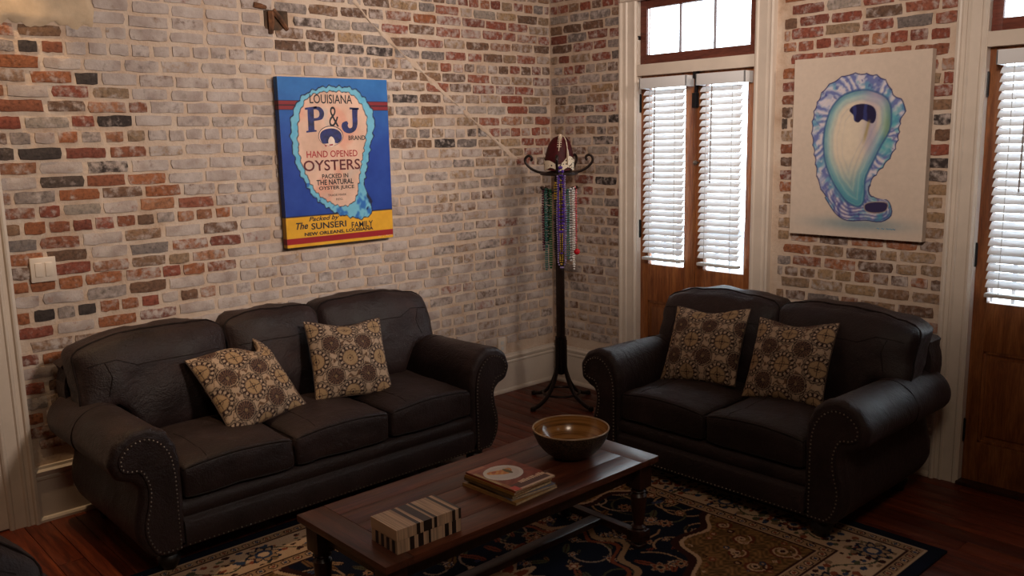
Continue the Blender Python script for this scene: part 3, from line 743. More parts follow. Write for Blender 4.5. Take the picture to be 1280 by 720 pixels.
def pose(loc, rz, lean, spin): return Matrix.Translation(loc) @ Matrix.Rotation(rz, 4, 'Z') @ Matrix.Rotation(lean, 4, 'X') @ Matrix.Rotation(spin, 4, 'Y')
def chop(P, A, B):
    # crumpled: the upper right corner stands up as an ear, upper edge dents beside it
    P = P.copy(); d = np.exp(-((A-.52)**2/.10+(B-1)**2/.22)); P[..., 2] -= .085*d; P[..., 1] -= .03*d
    e = np.exp(-((A-1)**2/.05+(B-1)**2/.07)); P[..., 2] += .035*e; P[..., 0] -= .035*e; P[..., 1] += .03*e
    return P
def ears(P, A, B):
    P = P.copy(); d = np.exp(-((A+.0)**2/.35+(B-1)**2/.2)); P[..., 2] -= .028*d
    return P
pillow('medallion throw pillow with a crumpled corner lying askew on the sofa', .44, .15, pose((-2.715, -.585, .635), R_(5), R_(-40), R_(-8)), chop, (.03, .05), .0, seed=1)
pillow('medallion throw pillow standing upright at the middle of the long sofa', .43, .14, pose((-2.145, -.60, .66), R_(-8), R_(-29), R_(5)), ears, (.02, .02), .0, seed=2)
pillow('medallion throw pillow on the loveseat seat nearest the coat stand', .44, .14, pose((-.665, -1.82, .668), R_(-85), R_(-32), R_(-5)), ears, (.05, .0), .0, seed=3)
pillow('medallion throw pillow on the loveseat seat nearest the picture edge', .43, .14, pose((-.655, -2.32, .665), R_(-90), R_(-28), R_(-4)), ears, (.0, .04), .0, seed=4)

# ------------------------------------------------------------------ rug
RX0, RX1, RY0, RY1 = -3.93, -.83, -3.19, -.895
def rosette(C, X, Y, cx, cy, R, cols, k=8, ph=0.):
    m = (np.abs(X-cx) < R*1.2) & (np.abs(Y-cy) < R*1.2)
    if not m.any(): return
    r = np.hypot(X-cx, Y-cy); th = np.arctan2(Y-cy, X-cx)+ph; e = R*(.82+.18*np.cos(th*k))
    C[m & (r < e)] = cols[0]; C[m & (r < e*.80)] = cols[1]; C[m & (r < R*.46)] = cols[2]; C[m & (r < R*.28)] = cols[3]
    C[m & (r < e*.78) & (r > R*.46) & (np.abs(((th*k/(2*PI)) % 1)-.5) < .10)] = cols[0]
def rug_colors(X, Y):
    NV = np.array([22, 27, 44.]); CR = np.array([204, 170, 138.]); GOc = np.array([156, 116, 72.]); RU = np.array([140, 72, 50.]); TN = np.array([172, 138, 104.]); BL = np.array([52, 66, 92.]); DKR = np.array([60, 32, 30.]); GR = np.array([84, 84, 62.])
    C = np.ones(X.shape+(3,))*NV; rr = random.Random(4)
    d = np.minimum(np.minimum(X-RX0, RX1-X), np.minimum(Y-RY0, RY1-Y))
    sx = np.where(np.minimum(X-RX0, RX1-X) < np.minimum(Y-RY0, RY1-Y), Y-RY0, X-RX0)
    def band(a, b, col): C[(d >= a) & (d < b)] = col
    band(.06, .068, CR); band(.068, .115, TN); band(.115, .123, DKR); band(.123, .325, CR); band(.325, .333, DKR); band(.333, .385, TN); band(.385, .393, CR); band(.393, .40, DKR)
    for (dc, rad, step) in ((.0915, .019, .052), (.359, .021, .058)):
        t = ((sx/step) % 1-.5)*step; r = np.hypot(t, d-dc); k = np.floor(sx/step) % 2
        C[(r < rad)] = DKR; C[(r < rad*.72)] = CR; C[(r < rad*.45) & (k == 0)] = RU; C[(r < rad*.45) & (k == 1)] = BL
    # main border: vine, rosettes and leaves
    vine = .224+.055*np.sin(sx*2*PI/.36); C[(np.abs(d-vine) < .006) & (d > .13) & (d < .32)] = GR*.9
    for k in range(1300):
        e = rr.choice('LRTB'); dd = rr.uniform(.14, .31); R = rr.uniform(.008, .02)
        cx = RX0+dd if e == 'L' else RX1-dd if e == 'R' else rr.uniform(RX0+.14, RX1-.14); cy = RY0+dd if e == 'B' else RY1-dd if e == 'T' else rr.uniform(RY0+.14, RY1-.14)
        m = ((X-cx)/R)**2+((Y-cy)/(R*rr.uniform(.45, 1)))**2 < 1; C[m & (d > .125) & (d < .323)] = rr.choice([DKR, BL, RU, GR, TN*.8])
    step = .36
    def along(a, b, fx):
        n = max(1, int(round((b-a)/step)))
        for q in range(n+1):
            p = a+(b-a)*q/n; cx, cy = fx(p); big = q % 2 == 0
            rosette(C, X, Y, cx, cy, .085 if big else .06, (NV*1.3, TN if big else RU, BL, CR) if big else (DKR, RU, CR, BL), 8 if big else 6, rr.random()*6)
    along(RX0+.224, RX1-.224, lambda p: (p, RY0+.224)); along(RX0+.224, RX1-.224, lambda p: (p, RY1-.224)); along(RY0+.224, RY1-.224, lambda p: (RX0+.224, p)); along(RY0+.224, RY1-.224, lambda p: (RX1-.224, p))
    # field
    fx0, fx1, fy0, fy1 = RX0+.40, RX1-.40, RY0+.40, RY1-.40; inf = (X > fx0) & (X < fx1) & (Y > fy0) & (Y < fy1)
    mx, my = (fx0+fx1)/2, (fy0+fy1)/2; ax = np.minimum(X-fx0, fx1-X); ay = np.minimum(Y-fy0, fy1-Y)
    for k in range(60):       # scrolling vines
        cx = rr.uniform(fx0, fx1); cy = rr.uniform(fy0, fy1); R = rr.uniform(.07, .17); ph = rr.uniform(0, 6.28)
        r = np.hypot(X-cx, Y-cy); th = (np.arctan2(Y-cy, X-cx)+ph) % (2*PI); C[inf & (np.abs(r-R*(.55+.45*th/(2*PI))) < .0052) & (th < 5)] = rr.choice([TN, CR*.9, CR*.8, GR])
    for k in range(330):
        cx = rr.uniform(fx0, fx1); cy = rr.uniform(fy0, fy1); a = rr.uniform(0, PI); R = rr.uniform(.018, .05); u = (X-cx)*math.cos(a)+(Y-cy)*math.sin(a); v = -(X-cx)*math.sin(a)+(Y-cy)*math.cos(a)
        m = inf & ((u/R)**2+(v/(R*.36))**2 < 1); C[m] = rr.choice([TN, RU, GR, BL*1.2, GOc*.8]); C[m & (np.abs(v) < .003)] = DKR
    for k in range(190):
        cx = rr.uniform(fx0, fx1); cy = rr.uniform(fy0, fy1); R = rr.uniform(.022, .048)
        rosette(C, X, Y, cx, cy, R, rr.choice([(DKR, TN, RU, CR), (CR*.8, RU, TN, NV), (TN, BL, CR, RU), (DKR, CR, BL, GOc)]), rr.choice([5, 6, 8]), rr.random()*6)
    # gold corner spandrels with a scalloped edge
    q = np.hypot(ax/.62, ay/.52)+.07*np.cos(np.arctan2(ay, ax)*10); sp_ = inf & (q < 1)
    G = GOc*(.8+.25*np.sin(X*120+3*np.sin(Y*70))*np.sin(Y*110+2*np.sin(X*60)))[..., None]; C[sp_] = G[sp_]
    C[inf & (np.abs(q-1) < .035)] = DKR; C[inf & (np.abs(q-.95) < .018)] = CR
    for s1 in (-1, 1):
        for s2 in (-1, 1):
            cxx = fx0 if s1 < 0 else fx1; cyy = fy0 if s2 < 0 else fy1
            for (ox, oy, R) in ((.10, .09, .075), (.30, .10, .06), (.12, .28, .055), (.25, .22, .05), (.44, .07, .045), (.06, .42, .04)):
                a_, b_ = cxx-s1*ox, cyy-s2*oy; r = np.hypot(X-a_, Y-b_); th = (np.arctan2(Y-b_, X-a_)) % (2*PI)
                C[sp_ & (np.abs(r-R*(.5+.5*th/(2*PI))) < .006)] = RU*.8; C[sp_ & (np.abs(r-R*(.5+.5*th/(2*PI))+.011) < .004)] = CR
                C[sp_ & (r < R*.30)] = CR; C[sp_ & (r < R*.17)] = DKR
    for k in range(420):
        cx = rr.uniform(fx0, fx1); cy = rr.uniform(fy0, fy1); R = rr.uniform(.012, .032)
        if min(cx-fx0, fx1-cx) > .62 or min(cy-fy0, fy1-cy) > .52: continue
        r = np.hypot(X-cx, Y-cy); th = (np.arctan2(Y-cy, X-cx)+rr.random()*6) % (2*PI); m = sp_ & (q < .9); kind_ = rr.random()
        if kind_ < .5: C[m & (np.abs(r-R*(.45+.55*th/(2*PI))) < .0042) & (th < 5.2)] = rr.choice([CR, DKR, RU, CR])
        else: C[m & (r < R*.6)] = rr.choice([DKR, BL, RU, CR]); C[m & (r < R*.3)] = rr.choice([CR, TN])
    # central medallion
    q = np.hypot((X-mx)/.62, (Y-my)/.45)+.06*np.cos(np.arctan2((Y-my)/.45, (X-mx)/.62)*12)
    ed = np.abs(q-1) < .03; C[ed] = TN; C[np.abs(q-.93) < .018] = RU; rosette(C, X, Y, mx, my, .20, (CR, RU, TN, NV), 12)
    return C
nx_, ny_ = 560, 415
gx, gy = np.meshgrid(np.linspace(RX0, RX1, nx_), np.linspace(RY0, RY1, ny_), indexing='ij')
P = np.stack([gx, gy, np.full_like(gx, .011)], -1)
ev = np.array([(a, b, c) for c in (.011, .0005) for a, b in ((RX0, RY0), (RX1, RY0), (RX1, RY1), (RX0, RY1))]); ef = [(0, 4, 5, 1), (1, 5, 6, 2), (2, 6, 7, 3), (3, 7, 4, 0)]
rug = color_grid('patterned_rug', P, rug_colors(gx, gy), M_RUG, None, False, (ev, ef, np.tile(np.array([[24, 28, 44.]]), (8, 1))))
tag(rug, 'navy and tan floral wool rug under the coffee table', 'rug')

# ------------------------------------------------------------------ coffee table
TX0, TX1, TY0, TY1, TH = -3.085, -1.66, -2.285, -1.705, .425
tb = thing('coffee_table', 'dark walnut coffee table with turned legs on the rug', 'table', ((TX0+TX1)/2, (TY0+TY1)/2, .011))
lx, ly = (TX1-TX0)/2, (TY1-TY0)/2; h = TH-.011
for s_ in (-1, 1): mesh_obj('end_board', MB().box(s_*lx, s_*(lx-.115), -ly, ly, h-.028, h, .004), wood('walnut_end', (48, 22, 14), (80, 40, 25), (102, 55, 35), (15, 1.1, 15), .38, .1, .1) if s_ < 0 else MATS['walnut_end'], tb)
nb_ = 5
for k in range(nb_):
    y0 = -ly+2*ly*k/nb_; mesh_obj('top_board', MB().box(-lx+.1155, lx-.1155, y0+.0004, y0+2*ly/nb_-.0004, h-.028, h, .0015), M_TABLE, tb)
ap = MB()
for s_ in (-1, 1): ap.box(-lx+.09, lx-.09, s_*(ly-.075), s_*(ly-.055), h-.098, h-.0285, .002); ap.box(s_*(lx-.075), s_*(lx-.055), -ly+.09, ly-.09, h-.098, h-.0285, .002)
mesh_obj('apron', ap, M_TABLEDK, tb)
LEG = [(.034, .0), (.036, .012), (.03, .02), (.036, .03), (.036, .075), (.028, .082), (.034, .092), (.022, .102), (.024, .115), (.030, .16), (.034, .21), (.036, .235), (.026, .248), (.036, .258), (.028, .27), (.038, .276)]
for sx in (-1, 1):
    for sy in (-1, 1):
        l = mesh_obj('leg', MB().lathe(LEG, 20).box(-.040, .040, -.040, .040, .276, h-.0285, .004).box(-.037, .037, -.037, .037, .028, .077, .004), M_TABLEDK, tb); l.location = (sx*(lx-.062), sy*(ly-.062), 0)
for sx in (-1, 1): mesh_obj('stretcher', MB().box(sx*(lx-.062)-.02, sx*(lx-.062)+.02, -ly+.095, ly-.095, .036, .070, .004), M_TABLEDK, tb)
mesh_obj('stretcher', MB().box(-lx+.085, lx-.085, -.03, .03, .040, .068, .004), M_TABLEDK, tb)

# ---- bowl
bowl = thing('wooden_bowl', 'round bamboo bowl with dark pebbled outside on the coffee table', 'bowl', (-1.925, -2.012, TH))
m, nt, b = newmat('bamboo_rings'); v = coords(nt, (2, 2, 95)); c = ramp(nt, [(.3, L4(92, 58, 26)), (.5, L4(156, 108, 54)), (.7, L4(182, 134, 76))], noise(nt, v, 1.0, 4, .6, .3)); nt.links.new(c, b.inputs['Base Color']); b.inputs['Roughness'].default_value = .22; b.inputs['Coat Weight'].default_value = .5; b.inputs['Coat Roughness'].default_value = .12
m2, nt, b = newmat('dark_shell_mosaic'); vo = nd(nt, 'ShaderNodeTexVoronoi'); vo.inputs['Scale'].default_value = 150; nt.links.new(coords(nt, rnd=False), vo.inputs['Vector']); nt.links.new(ramp(nt, [(.0, L4(120, 102, 80)), (.4, L4(70, 56, 44)), (.8, L4(26, 20, 17))], vo.outputs['Distance']), b.inputs['Base Color']); b.inputs['Roughness'].default_value = .4; bump(nt, b, vo.outputs['Distance'], .5, .003)
outer = catmull([(.070, .0), (.105, .022), (.138, .058), (.158, .095), (.167, .128)], 6)
inner = catmull([(.1625, .127), (.152, .094), (.132, .060), (.100, .028), (.05, .012), (.0, .009)], 6)
mesh_obj('shell', MB().lathe([tuple(p) for p in outer], 56), m2, bowl); bpy.data.objects['shell'].data.materials[0] = m2
ri = MB().lathe([tuple(p) for p in inner], 56); mesh_obj('lining', ri, m, bowl)
mesh_obj('rim', MB().tube([(.1648*math.cos(a), .1648*math.sin(a), .1285) for a in np.linspace(0, 2*PI, 56, endpoint=False)], .0034, 6, True), plain('rim_pale', (168, 140, 108), .4), bowl)
# the outer shell is an open skin: drop its top cap
for nm in ('shell',):
    me = bpy.data.objects[nm].data; bm = bmesh.new(); bm.from_mesh(me); bmesh.ops.delete(bm, geom=[f_ for f_ in bm.faces if len(f_.verts) > 10 and f_.calc_center_median().z > .1], context='FACES_ONLY'); bm.to_mesh(me); bm.free()
me = bpy.data.objects['lining'].data; bm = bmesh.new(); bm.from_mesh(me); bmesh.ops.delete(bm, geom=[f_ for f_ in bm.faces if len(f_.verts) > 10], context='FACES_ONLY'); bm.to_mesh(me); bm.free()

# ---- striped bone box
M_BONE = plain('bone_inlay', (196, 164, 136), .45, .08, 40, .1, 120); M_HORN = plain('dark_horn', (36, 28, 26), .35, .15, 30)
def boneline(nm, col):
    m, nt, b = newmat(nm); v = coords(nt, (160, 3, 3)); c = ramp(nt, [(.35, L4(*shade(col, .74))), (.6, L4(*col))], noise(nt, v, 1.2, 2)); nt.links.new(c, b.inputs['Base Color']); b.inputs['Roughness'].default_value = .5; return m
M_BONE = boneline('bone_strips', (198, 164, 134))
bx = thing('trinket_box', 'small box striped in bone and dark horn on the coffee table', 'box', (-2.868, -2.163, TH), R_(-1.5))
def striped(z0, z1, pat, ln=.27, w=.158, endpat=None):
    mb = MB(); x = -ln/2
    for (fr, dk) in pat:
        mb.box(x, x+fr*ln, -w/2, w/2, z0, z1, 0, 1 if dk else 0); x += fr*ln
    return mb
lidpat = [(.30, 0), (.055, 1), (.05, 0), (.13, 1), (.035, 0), (.045, 1), (.24, 0), (.05, 1), (.055, 0), (.04, 1)]
bodpat = [(.19, 0), (.07, 1), (.06, 0), (.08, 1), (.08, 0), (.035, 1), (.22, 0), (.065, 1), (.05, 0), (.07, 1), (.08, 0)]
mesh_obj('body', striped(0, .046, bodpat), [M_BONE, M_HORN], bx, 0)
ld = mesh_obj('lid', striped(.0475, .086, lidpat, .272, .160), [M_BONE, M_HORN], bx, 0)
mesh_obj('lining', MB().box(-.13, .13, -.075, .075, .040, .050), M_HORN, bx, 0)
em = MB()
for k in range(4): em.box(-.1375, -.1350, -.066+.034*k, -.052+.034*k, .002, .045)
mesh_obj('end_stripe', em, M_HORN, bx, 0)
# ---- magazines
M_PAGE = plain('page_edges', (186, 160, 124), .8, .12, 90)
def magazine(label, w, l, t, z, rz, dx, dy, col, art=None, cream=None):
    o = thing('magazine', label, 'magazine', (-2.345+dx, -2.075+dy, z), R_(rz), 'magazines stacked on the coffee table')
    mesh_obj('pages', MB().box(-w/2+.002, w/2-.002, -l/2+.002, l/2-.002, .0008, t-.0008), M_PAGE, o, 0)
    cv = plain('cover_'+label.split()[0]+str(int(z*1e4)), col, .35, .12, 20)
    mesh_obj('back_cover', MB().box(-w/2, w/2, -l/2, l/2, 0, .0008).box(-w/2, -w/2+.0015, -l/2, l/2, 0, t), cv, o, 0)
    if art is None: mesh_obj('cover', MB().box(-w/2, w/2, -l/2, l/2, t-.0008, t), cv, o, 0)
    else:
        gx, gy = np.meshgrid(np.linspace(-w/2, w/2, 110), np.linspace(-l/2, l/2, 130), indexing='ij')
        color_grid('cover', np.stack([gx, gy, np.full_like(gx, t)], -1), art(gx/w+.5, gy/l+.5), M_PRINT, o, False)
    return o
def food(u, v):
    # seen from the camera: u to the right, v away
    C = np.ones(u.shape+(3,))*np.array([122, 44, 26.]); C += (12*np.sin(u*23+4*np.sin(v*13)))[..., None]
    C[(v < .20)] = (74, 40, 34); C[(u < .10)] = (150, 96, 50); C[(u < .06) & (v > .3)] = (170, 140, 96)
    C[(v > .86)] = (140, 62, 44); C[(v > .93) & (u < .4)] = (176, 110, 84)
    r = np.hypot((u-.45)/.38, (v-.60)/.27)
    C[r < 1.03] = (96, 40, 28); C[r < 1] = (206, 196, 186); C[r < .80] = (196, 184, 174)
    d = np.hypot((u-.44)/.25, (v-.66-.05*np.sin(u*9))/.09); C[d < 1] = (206, 122, 54)
    C[(d < 1) & (np.sin(u*60)*np.sin(v*70+u*20) > .3)] = (226, 168, 86); C[(np.hypot((u-.56)/.05, (v-.60)/.10) < 1)] = (92, 84, 44); C[np.hypot((u-.33)/.05, (v-.7)/.03) < 1] = (174, 78, 40)
    C[(v < .045)] = (206, 176, 150); C[(u > .93) & (v < .16)] = (206, 176, 150); C[(u < .16) & (v < .14) & (u > .02)] = (196, 70, 64)
    return C
z0 = TH
for (lb, w, l, t, rz, dx, dy, col) in (('tan catalogue at the bottom of the magazine stack', .235, .30, .011, 3, .0, .0, (150, 112, 66)),
        ('pale blue magazine second from the bottom of the stack', .225, .285, .009, -4, .012, .004, (118, 122, 140)),
        ('olive brown magazine in the middle of the stack', .215, .28, .012, 1, -.006, .006, (96, 74, 44)),
        ('ochre spined magazine just below the top one', .215, .28, .010, 2.5, -.004, .004, (146, 104, 48))):
    magazine(lb, w, l, t, z0, rz, dx, dy, col); z0 += t+.0004
top = magazine('red food magazine with a white plate on top of the stack', .22, .285, .008, z0, 1.5, .006, .002, (140, 60, 40), food)

# ------------------------------------------------------------------ text
def text_mesh(body, shear=0, bold=0, spacing=1):
    cu = bpy.data.curves.new('t', 'FONT'); cu.body = body; cu.align_x = 'CENTER'; cu.align_y = 'CENTER'; cu.offset = bold; cu.shear = shear; cu.space_character = spacing; cu.resolution_u = 3
    o = bpy.data.objects.new('t', cu); COL.objects.link(o); dg = bpy.context.evaluated_depsgraph_get(); me = bpy.data.meshes.new_from_object(o.evaluated_get(dg)); bpy.data.objects.remove(o); return me
def lettering(body, mat, parent, basis, box, shear=0, bold=0, spacing=1, rot=0):
    """box = (cx, cy, w, h) on the local sheet; basis maps (a,b)->local xyz"""
    me = text_mesh(body, shear, bold, spacing); n = len(me.vertices); co = np.empty(n*3); me.vertices.foreach_get('co', co); co = co.reshape(-1, 3)
    lo, hi = co.min(0), co.max(0); cx, cy, w, h = box; a = (co[:, 0]-(lo[0]+hi[0])/2)/(hi[0]-lo[0])*w; b = (co[:, 1]-(lo[1]+hi[1])/2)/(hi[1]-lo[1])*h
    a, b = a*math.cos(rot)-b*math.sin(rot), a*math.sin(rot)+b*math.cos(rot)
    out = np.array([basis(cx+p, cy+q) for p, q in zip(a, b)]); me.vertices.foreach_set('co', out.ravel()); me.materials.clear(); me.materials.append(mat); me.update()
    return link_mesh('lettering', me, parent)
M_CREAMP = plain('cream_print', (222, 190, 160), .4, .05, 30)
tb_ = MB(); rt = random.Random(3); xx = -.035     # the worn, unreadable title strokes on the cover
while xx < .10:
    w_ = rt.uniform(.005, .012); h_ = rt.uniform(.014, .026); tb_.box(xx, xx+w_, -.099, -.099+h_, .0081, .0084); xx += w_+rt.uniform(.002, .005)
mesh_obj('title_print', tb_, M_CREAMP, top, 0)

# ------------------------------------------------------------------ paintings
def seg_dist(U, V, poly):
    P = np.array(poly); d = np.full(U.shape, 1e9); ins = np.zeros(U.shape, bool); n = len(P)
    for i in range(n):
        a = P[i]; b = P[(i+1) % n]; e = b-a; t = np.clip(((U-a[0])*e[0]+(V-a[1])*e[1])/(e@e+1e-12), 0, 1)
        d = np.minimum(d, np.hypot(U-a[0]-t*e[0], V-a[1]-t*e[1]))
        c = ((a[1] > V) != (b[1] > V)); ins ^= c & (U < (b[0]-a[0])*(V-a[1])/((b[1]-a[1]) if abs(b[1]-a[1]) > 1e-12 else 1e-12)+a[0])
    return np.where(ins, -d, d)
def fbm(U, V, s, seed=0):
    return sum(np.sin(U*s*k*1.7+seed*k+1.3*np.sin(V*s*k*1.1+k))*np.cos(V*s*k*1.5+seed-1.1*np.cos(U*s*k*.9)) / k for k in (1, 2.1, 4.3))/1.7
def inv_quad(q, TL, TR, BR, BL):
    """pixel in a zoom crop -> (u,v) on the sheet, u right, v down (projective)"""
    src = np.array([TL, TR, BR, BL], float); dst = np.array([(0, 0), (1, 0), (1, 1), (0, 1)], float); A = []; B = []
    for (x, y), (u, v) in zip(src, dst): A += [[x, y, 1, 0, 0, 0, -u*x, -u*y], [0, 0, 0, x, y, 1, -v*x, -v*y]]; B += [u, v]
    hh = np.linalg.solve(np.array(A), np.array(B)); H = np.append(hh, 1).reshape(3, 3); p = np.c_[np.array(q, float), np.ones(len(q))] @ H.T
    return p[:, :2]/p[:, 2:]
def mixc(C, m, col):
    m = np.clip(m, 0, 1)[..., None]; return C*(1-m)+np.array(col, float)*m
def sm(a, b, x): t = np.clip((x-a)/(b-a), 0, 1); return t*t*(3-2*t)
def canvas(name, label, w, h, t, art, nx, ny, edge_mat, loc, rz, side=None):
    o = thing(name, label, 'painting', loc, rz)
    gx, gv = np.meshgrid(np.linspace(0, 1, nx), np.linspace(0, 1, ny), indexing='ij')
    C = art(gx, gv); P = np.stack([(gx-.5)*w, np.full_like(gx, -t), (.5-gv)*h], -1)
    color_grid('canvas_front', P[:, ::-1], C[:, ::-1], M_ART, o, False)
    e = .0006
    # stretcher with painted sides wrapping the front colours
    body = MB().box(-w/2, w/2, -t+.0006, 0, -h/2, h/2); mesh_obj('stretcher', body, edge_mat, o, 0)
    if side is not None:
        for s_, col in ((-1, C[0]), (1, C[-1])):
            Ps = np.stack([np.stack([np.full(ny, s_*(w/2+e)), np.full(ny, y), (.5-np.linspace(0, 1, ny))*h], -1) for y in ((-t, 0) if s_ > 0 else (0, -t))], 0)
            color_grid('canvas_side', Ps[:, ::-1], np.stack([col*side]*2, 0)[:, ::-1], M_ART, o, False)
    return o
# left: oyster label painting
Q1 = ((55, 42), (463, 68), (466, 652), (68, 692))
O1 = inv_quad(catmull([(265, 88), (330, 95), (362, 115), (395, 160), (410, 205), (408, 255), (395, 300), (388, 340), (375, 400), (365, 450), (372, 490), (388, 520), (390, 550), (375, 572), (345, 580), (300, 570), (265, 562), (230, 540), (190, 510), (165, 480), (145, 440), (125, 400), (110, 350), (103, 300), (100, 250), (105, 200), (125, 150), (150, 120), (190, 100), (230, 88)], 3, True), *Q1)
I1 = inv_quad(catmull([(265, 105), (320, 112), (350, 135), (375, 175), (385, 220), (380, 270), (368, 330), (355, 390), (345, 450), (335, 500), (310, 528), (270, 533), (230, 515), (195, 490), (170, 455), (150, 410), (130, 350), (125, 290), (128, 230), (140, 170), (170, 125), (215, 108)], 3, True), *Q1)
ASP1 = .955/.722
def art1(u, v):
    C = np.zeros(u.shape+(3,)); n = fbm(u, v*ASP1, 9, 1)
    top_ = sm(.0, .5, v)[..., None]; C[:] = (1-top_)*np.array([44, 112, 184.])+top_*np.array([30, 66, 156.]); C += (n*9)[..., None]
    st = (v > .137) & (v < .188); C[st] = (138, 40, 48); C[(np.abs(v-.163) < .0045)] = (60, 24, 40); C[np.abs(v-.137) < .003] = (54, 24, 44); C[np.abs(v-.188) < .003] = (54, 24, 44)
    ye = v > .818; C[ye] = np.array([232, 172, 44.]); C = np.where(ye[..., None], C+(n*10)[..., None], C); C[np.abs(v-.818) < .004] = (40, 36, 60)
    C[(v > .945) & (v < .982)] = (158, 26, 34)
    ang = np.arctan2(v-.45, u-.5)
    wob = .006*np.sin(ang*31)+.004*np.sin(ang*53+1)
    do = seg_dist(u, v*ASP1, O1*np.array([1, ASP1]))+wob; di = seg_dist(u, v*ASP1, I1*np.array([1, ASP1]))+wob*.8
    C = mixc(C, sm(.011, .007, do), (26, 26, 60)); C = mixc(C, sm(.002, -.002, do), (118, 190, 218))
    b2 = (do < 0) & (di > 0) & (v > .62); C = mixc(C, b2*sm(.1, .5, fbm(u, v, 16, 3)), (46, 110, 190)); C = mixc(C, b2*sm(.45, .6, fbm(u, v, 14, 5))*sm(.66, .74, v), (28, 44, 96))
    C = mixc(C, (do < 0)*sm(.25, .6, fbm(u, v, 12, 7))*.5, (86, 172, 214))
    C = mixc(C, sm(.006, .003, di), (48, 34, 52)); pk = sm(.0, -.004, di)
    P_ = np.ones_like(C)*np.array([226, 186, 164.])+(fbm(u, v, 7, 2)*16)[..., None]; P_ = mixc(P_, sm(.15, .6, fbm(u, v*1.2, 5, 9))*.55, (226, 148, 124)); P_ = mixc(P_, sm(.35, .7, fbm(u, v, 8, 12))*.35, (190, 190, 186))
    C = C*(1-pk[..., None])+P_*pk[..., None]
    return C
PW, PH = .722, .948
pa = canvas('oyster_label_painting', 'blue painting of an oyster label with lettering on the brick wall', PW, PH, .042, art1, 190, 250, M_CANVAS, (-1.808, -.012, 1.678), 0, .8)
def uv1(q): return inv_quad([q], *Q1)[0]
def bas1(a, b): return (a, -.0432, b)
def txt1(s, cx, cy, w, hgt, mat, par=pa, **kw):
    c = uv1((cx, cy)); ww = (uv1((cx+w/2, cy))[0]-uv1((cx-w/2, cy))[0])*PW; hh = (uv1((cx, cy+hgt/2))[1]-uv1((cx, cy-hgt/2))[1])*PH
    return lettering(s, mat, par, bas1, ((c[0]-.5)*PW, (.5-c[1])*PH, ww, hh), **kw)
txt1('LOUISIANA', 255, 133, 158, 34, M_INK, bold=.008); txt1('BRAND', 345, 279, 62, 17, M_INK, bold=.015)
txt1('&', 262, 199, 36, 76, M_INK, bold=-.005)
txt1('HAND OPENED', 252, 337, 190, 25, M_REDP, bold=.01); txt1('OYSTERS', 250, 379, 212, 40, M_MAROON, bold=.012)
txt1('PACKED IN', 259, 420, 98, 17, M_INK, bold=.02); txt1('THE NATURAL', 258, 442, 138, 20, M_INK, bold=.025); txt1('OYSTER JUICE', 263, 465, 132, 17, M_INK, bold=.02)
txt1('TRADE MARK', 264, 491, 70, 8, M_INK); txt1('REG.', 272, 507, 26, 8, M_INK)
txt1('Packed by', 211, 580, 114, 22, M_INK, shear=.3, bold=.02); txt1('The', 126, 607, 46, 26, M_INK, shear=.3, bold=.025)
txt1('SUNSERI', 228, 604, 132, 24, M_INK, bold=.02); txt1('FAMILY', 353, 602, 80, 22, M_INK, bold=.015)
txt1('NEW ORLEANS, LOUISIANA', 268, 629, 258, 15, M_INK, bold=.035); txt1('Rachel Dennis'[:0]+'~ . ~~', 436, 647, 52, 5, M_SIGNL)
# big serif letters P and J drawn as outlines
def glyph(polys, mat, par, y=-.0434, name='lettering'):
    mb = MB()
    for pl in polys:
        uv = inv_quad(pl, *Q1); n = len(uv); mb.add([((a-.5)*PW, y, (.5-b)*PH) for a, b in uv], [tuple(range(n))])
    return mesh_obj(name, mb, mat, par, 0)
glyph([[(155, 163), (200, 158), (200, 165), (188, 167), (188, 246), (196, 248), (196, 253), (157, 256), (157, 250), (165, 248), (165, 170), (155, 170)]], M_NAVY, pa)
bowlP = [tuple(p) for p in catmull([(188, 160), (210, 161), (224, 175), (226, 192), (216, 208), (188, 213)], 5)]; holeP = [tuple(p) for p in catmull([(188, 203), (203, 200), (209, 190), (207, 177), (198, 170), (188, 170)], 5)]
mbp = MB(); uo = inv_quad(bowlP, *Q1); ui = inv_quad(holeP[::-1], *Q1); n = min(len(uo), len(ui)); pts2 = [((a-.5)*PW, -.0434, (.5-b)*PH) for a, b in list(uo[:n])+list(ui[:n])]
mbp.add(pts2, [(i, i+1, n+i+1, n+i) for i in range(n-1)]); mesh_obj('lettering', mbp, M_NAVY, pa, 0)
jo = catmull([(352, 170), (350, 200), (349, 230), (340, 252), (320, 262), (300, 256), (290, 238), (294, 222), (308, 216)], 4); ji = catmull([(331, 170), (331, 200), (331, 228), (328, 240), (320, 243), (314, 238), (313, 230), (315, 226), (312, 218)], 4)
uo = inv_quad([tuple(p) for p in jo], *Q1); ui = inv_quad([tuple(p) for p in ji], *Q1); n = len(uo); mbj = MB(); mbj.add([((a-.5)*PW, -.0434, (.5-b)*PH) for a, b in list(uo)+list(ui)], [(i, i+1, n+i+1, n+i) for i in range(n-1)]); mesh_obj('lettering', mbj, M_NAVY, pa, 0)
glyph([[(322, 166), (356, 168), (356, 175), (322, 173)]], M_NAVY, pa)
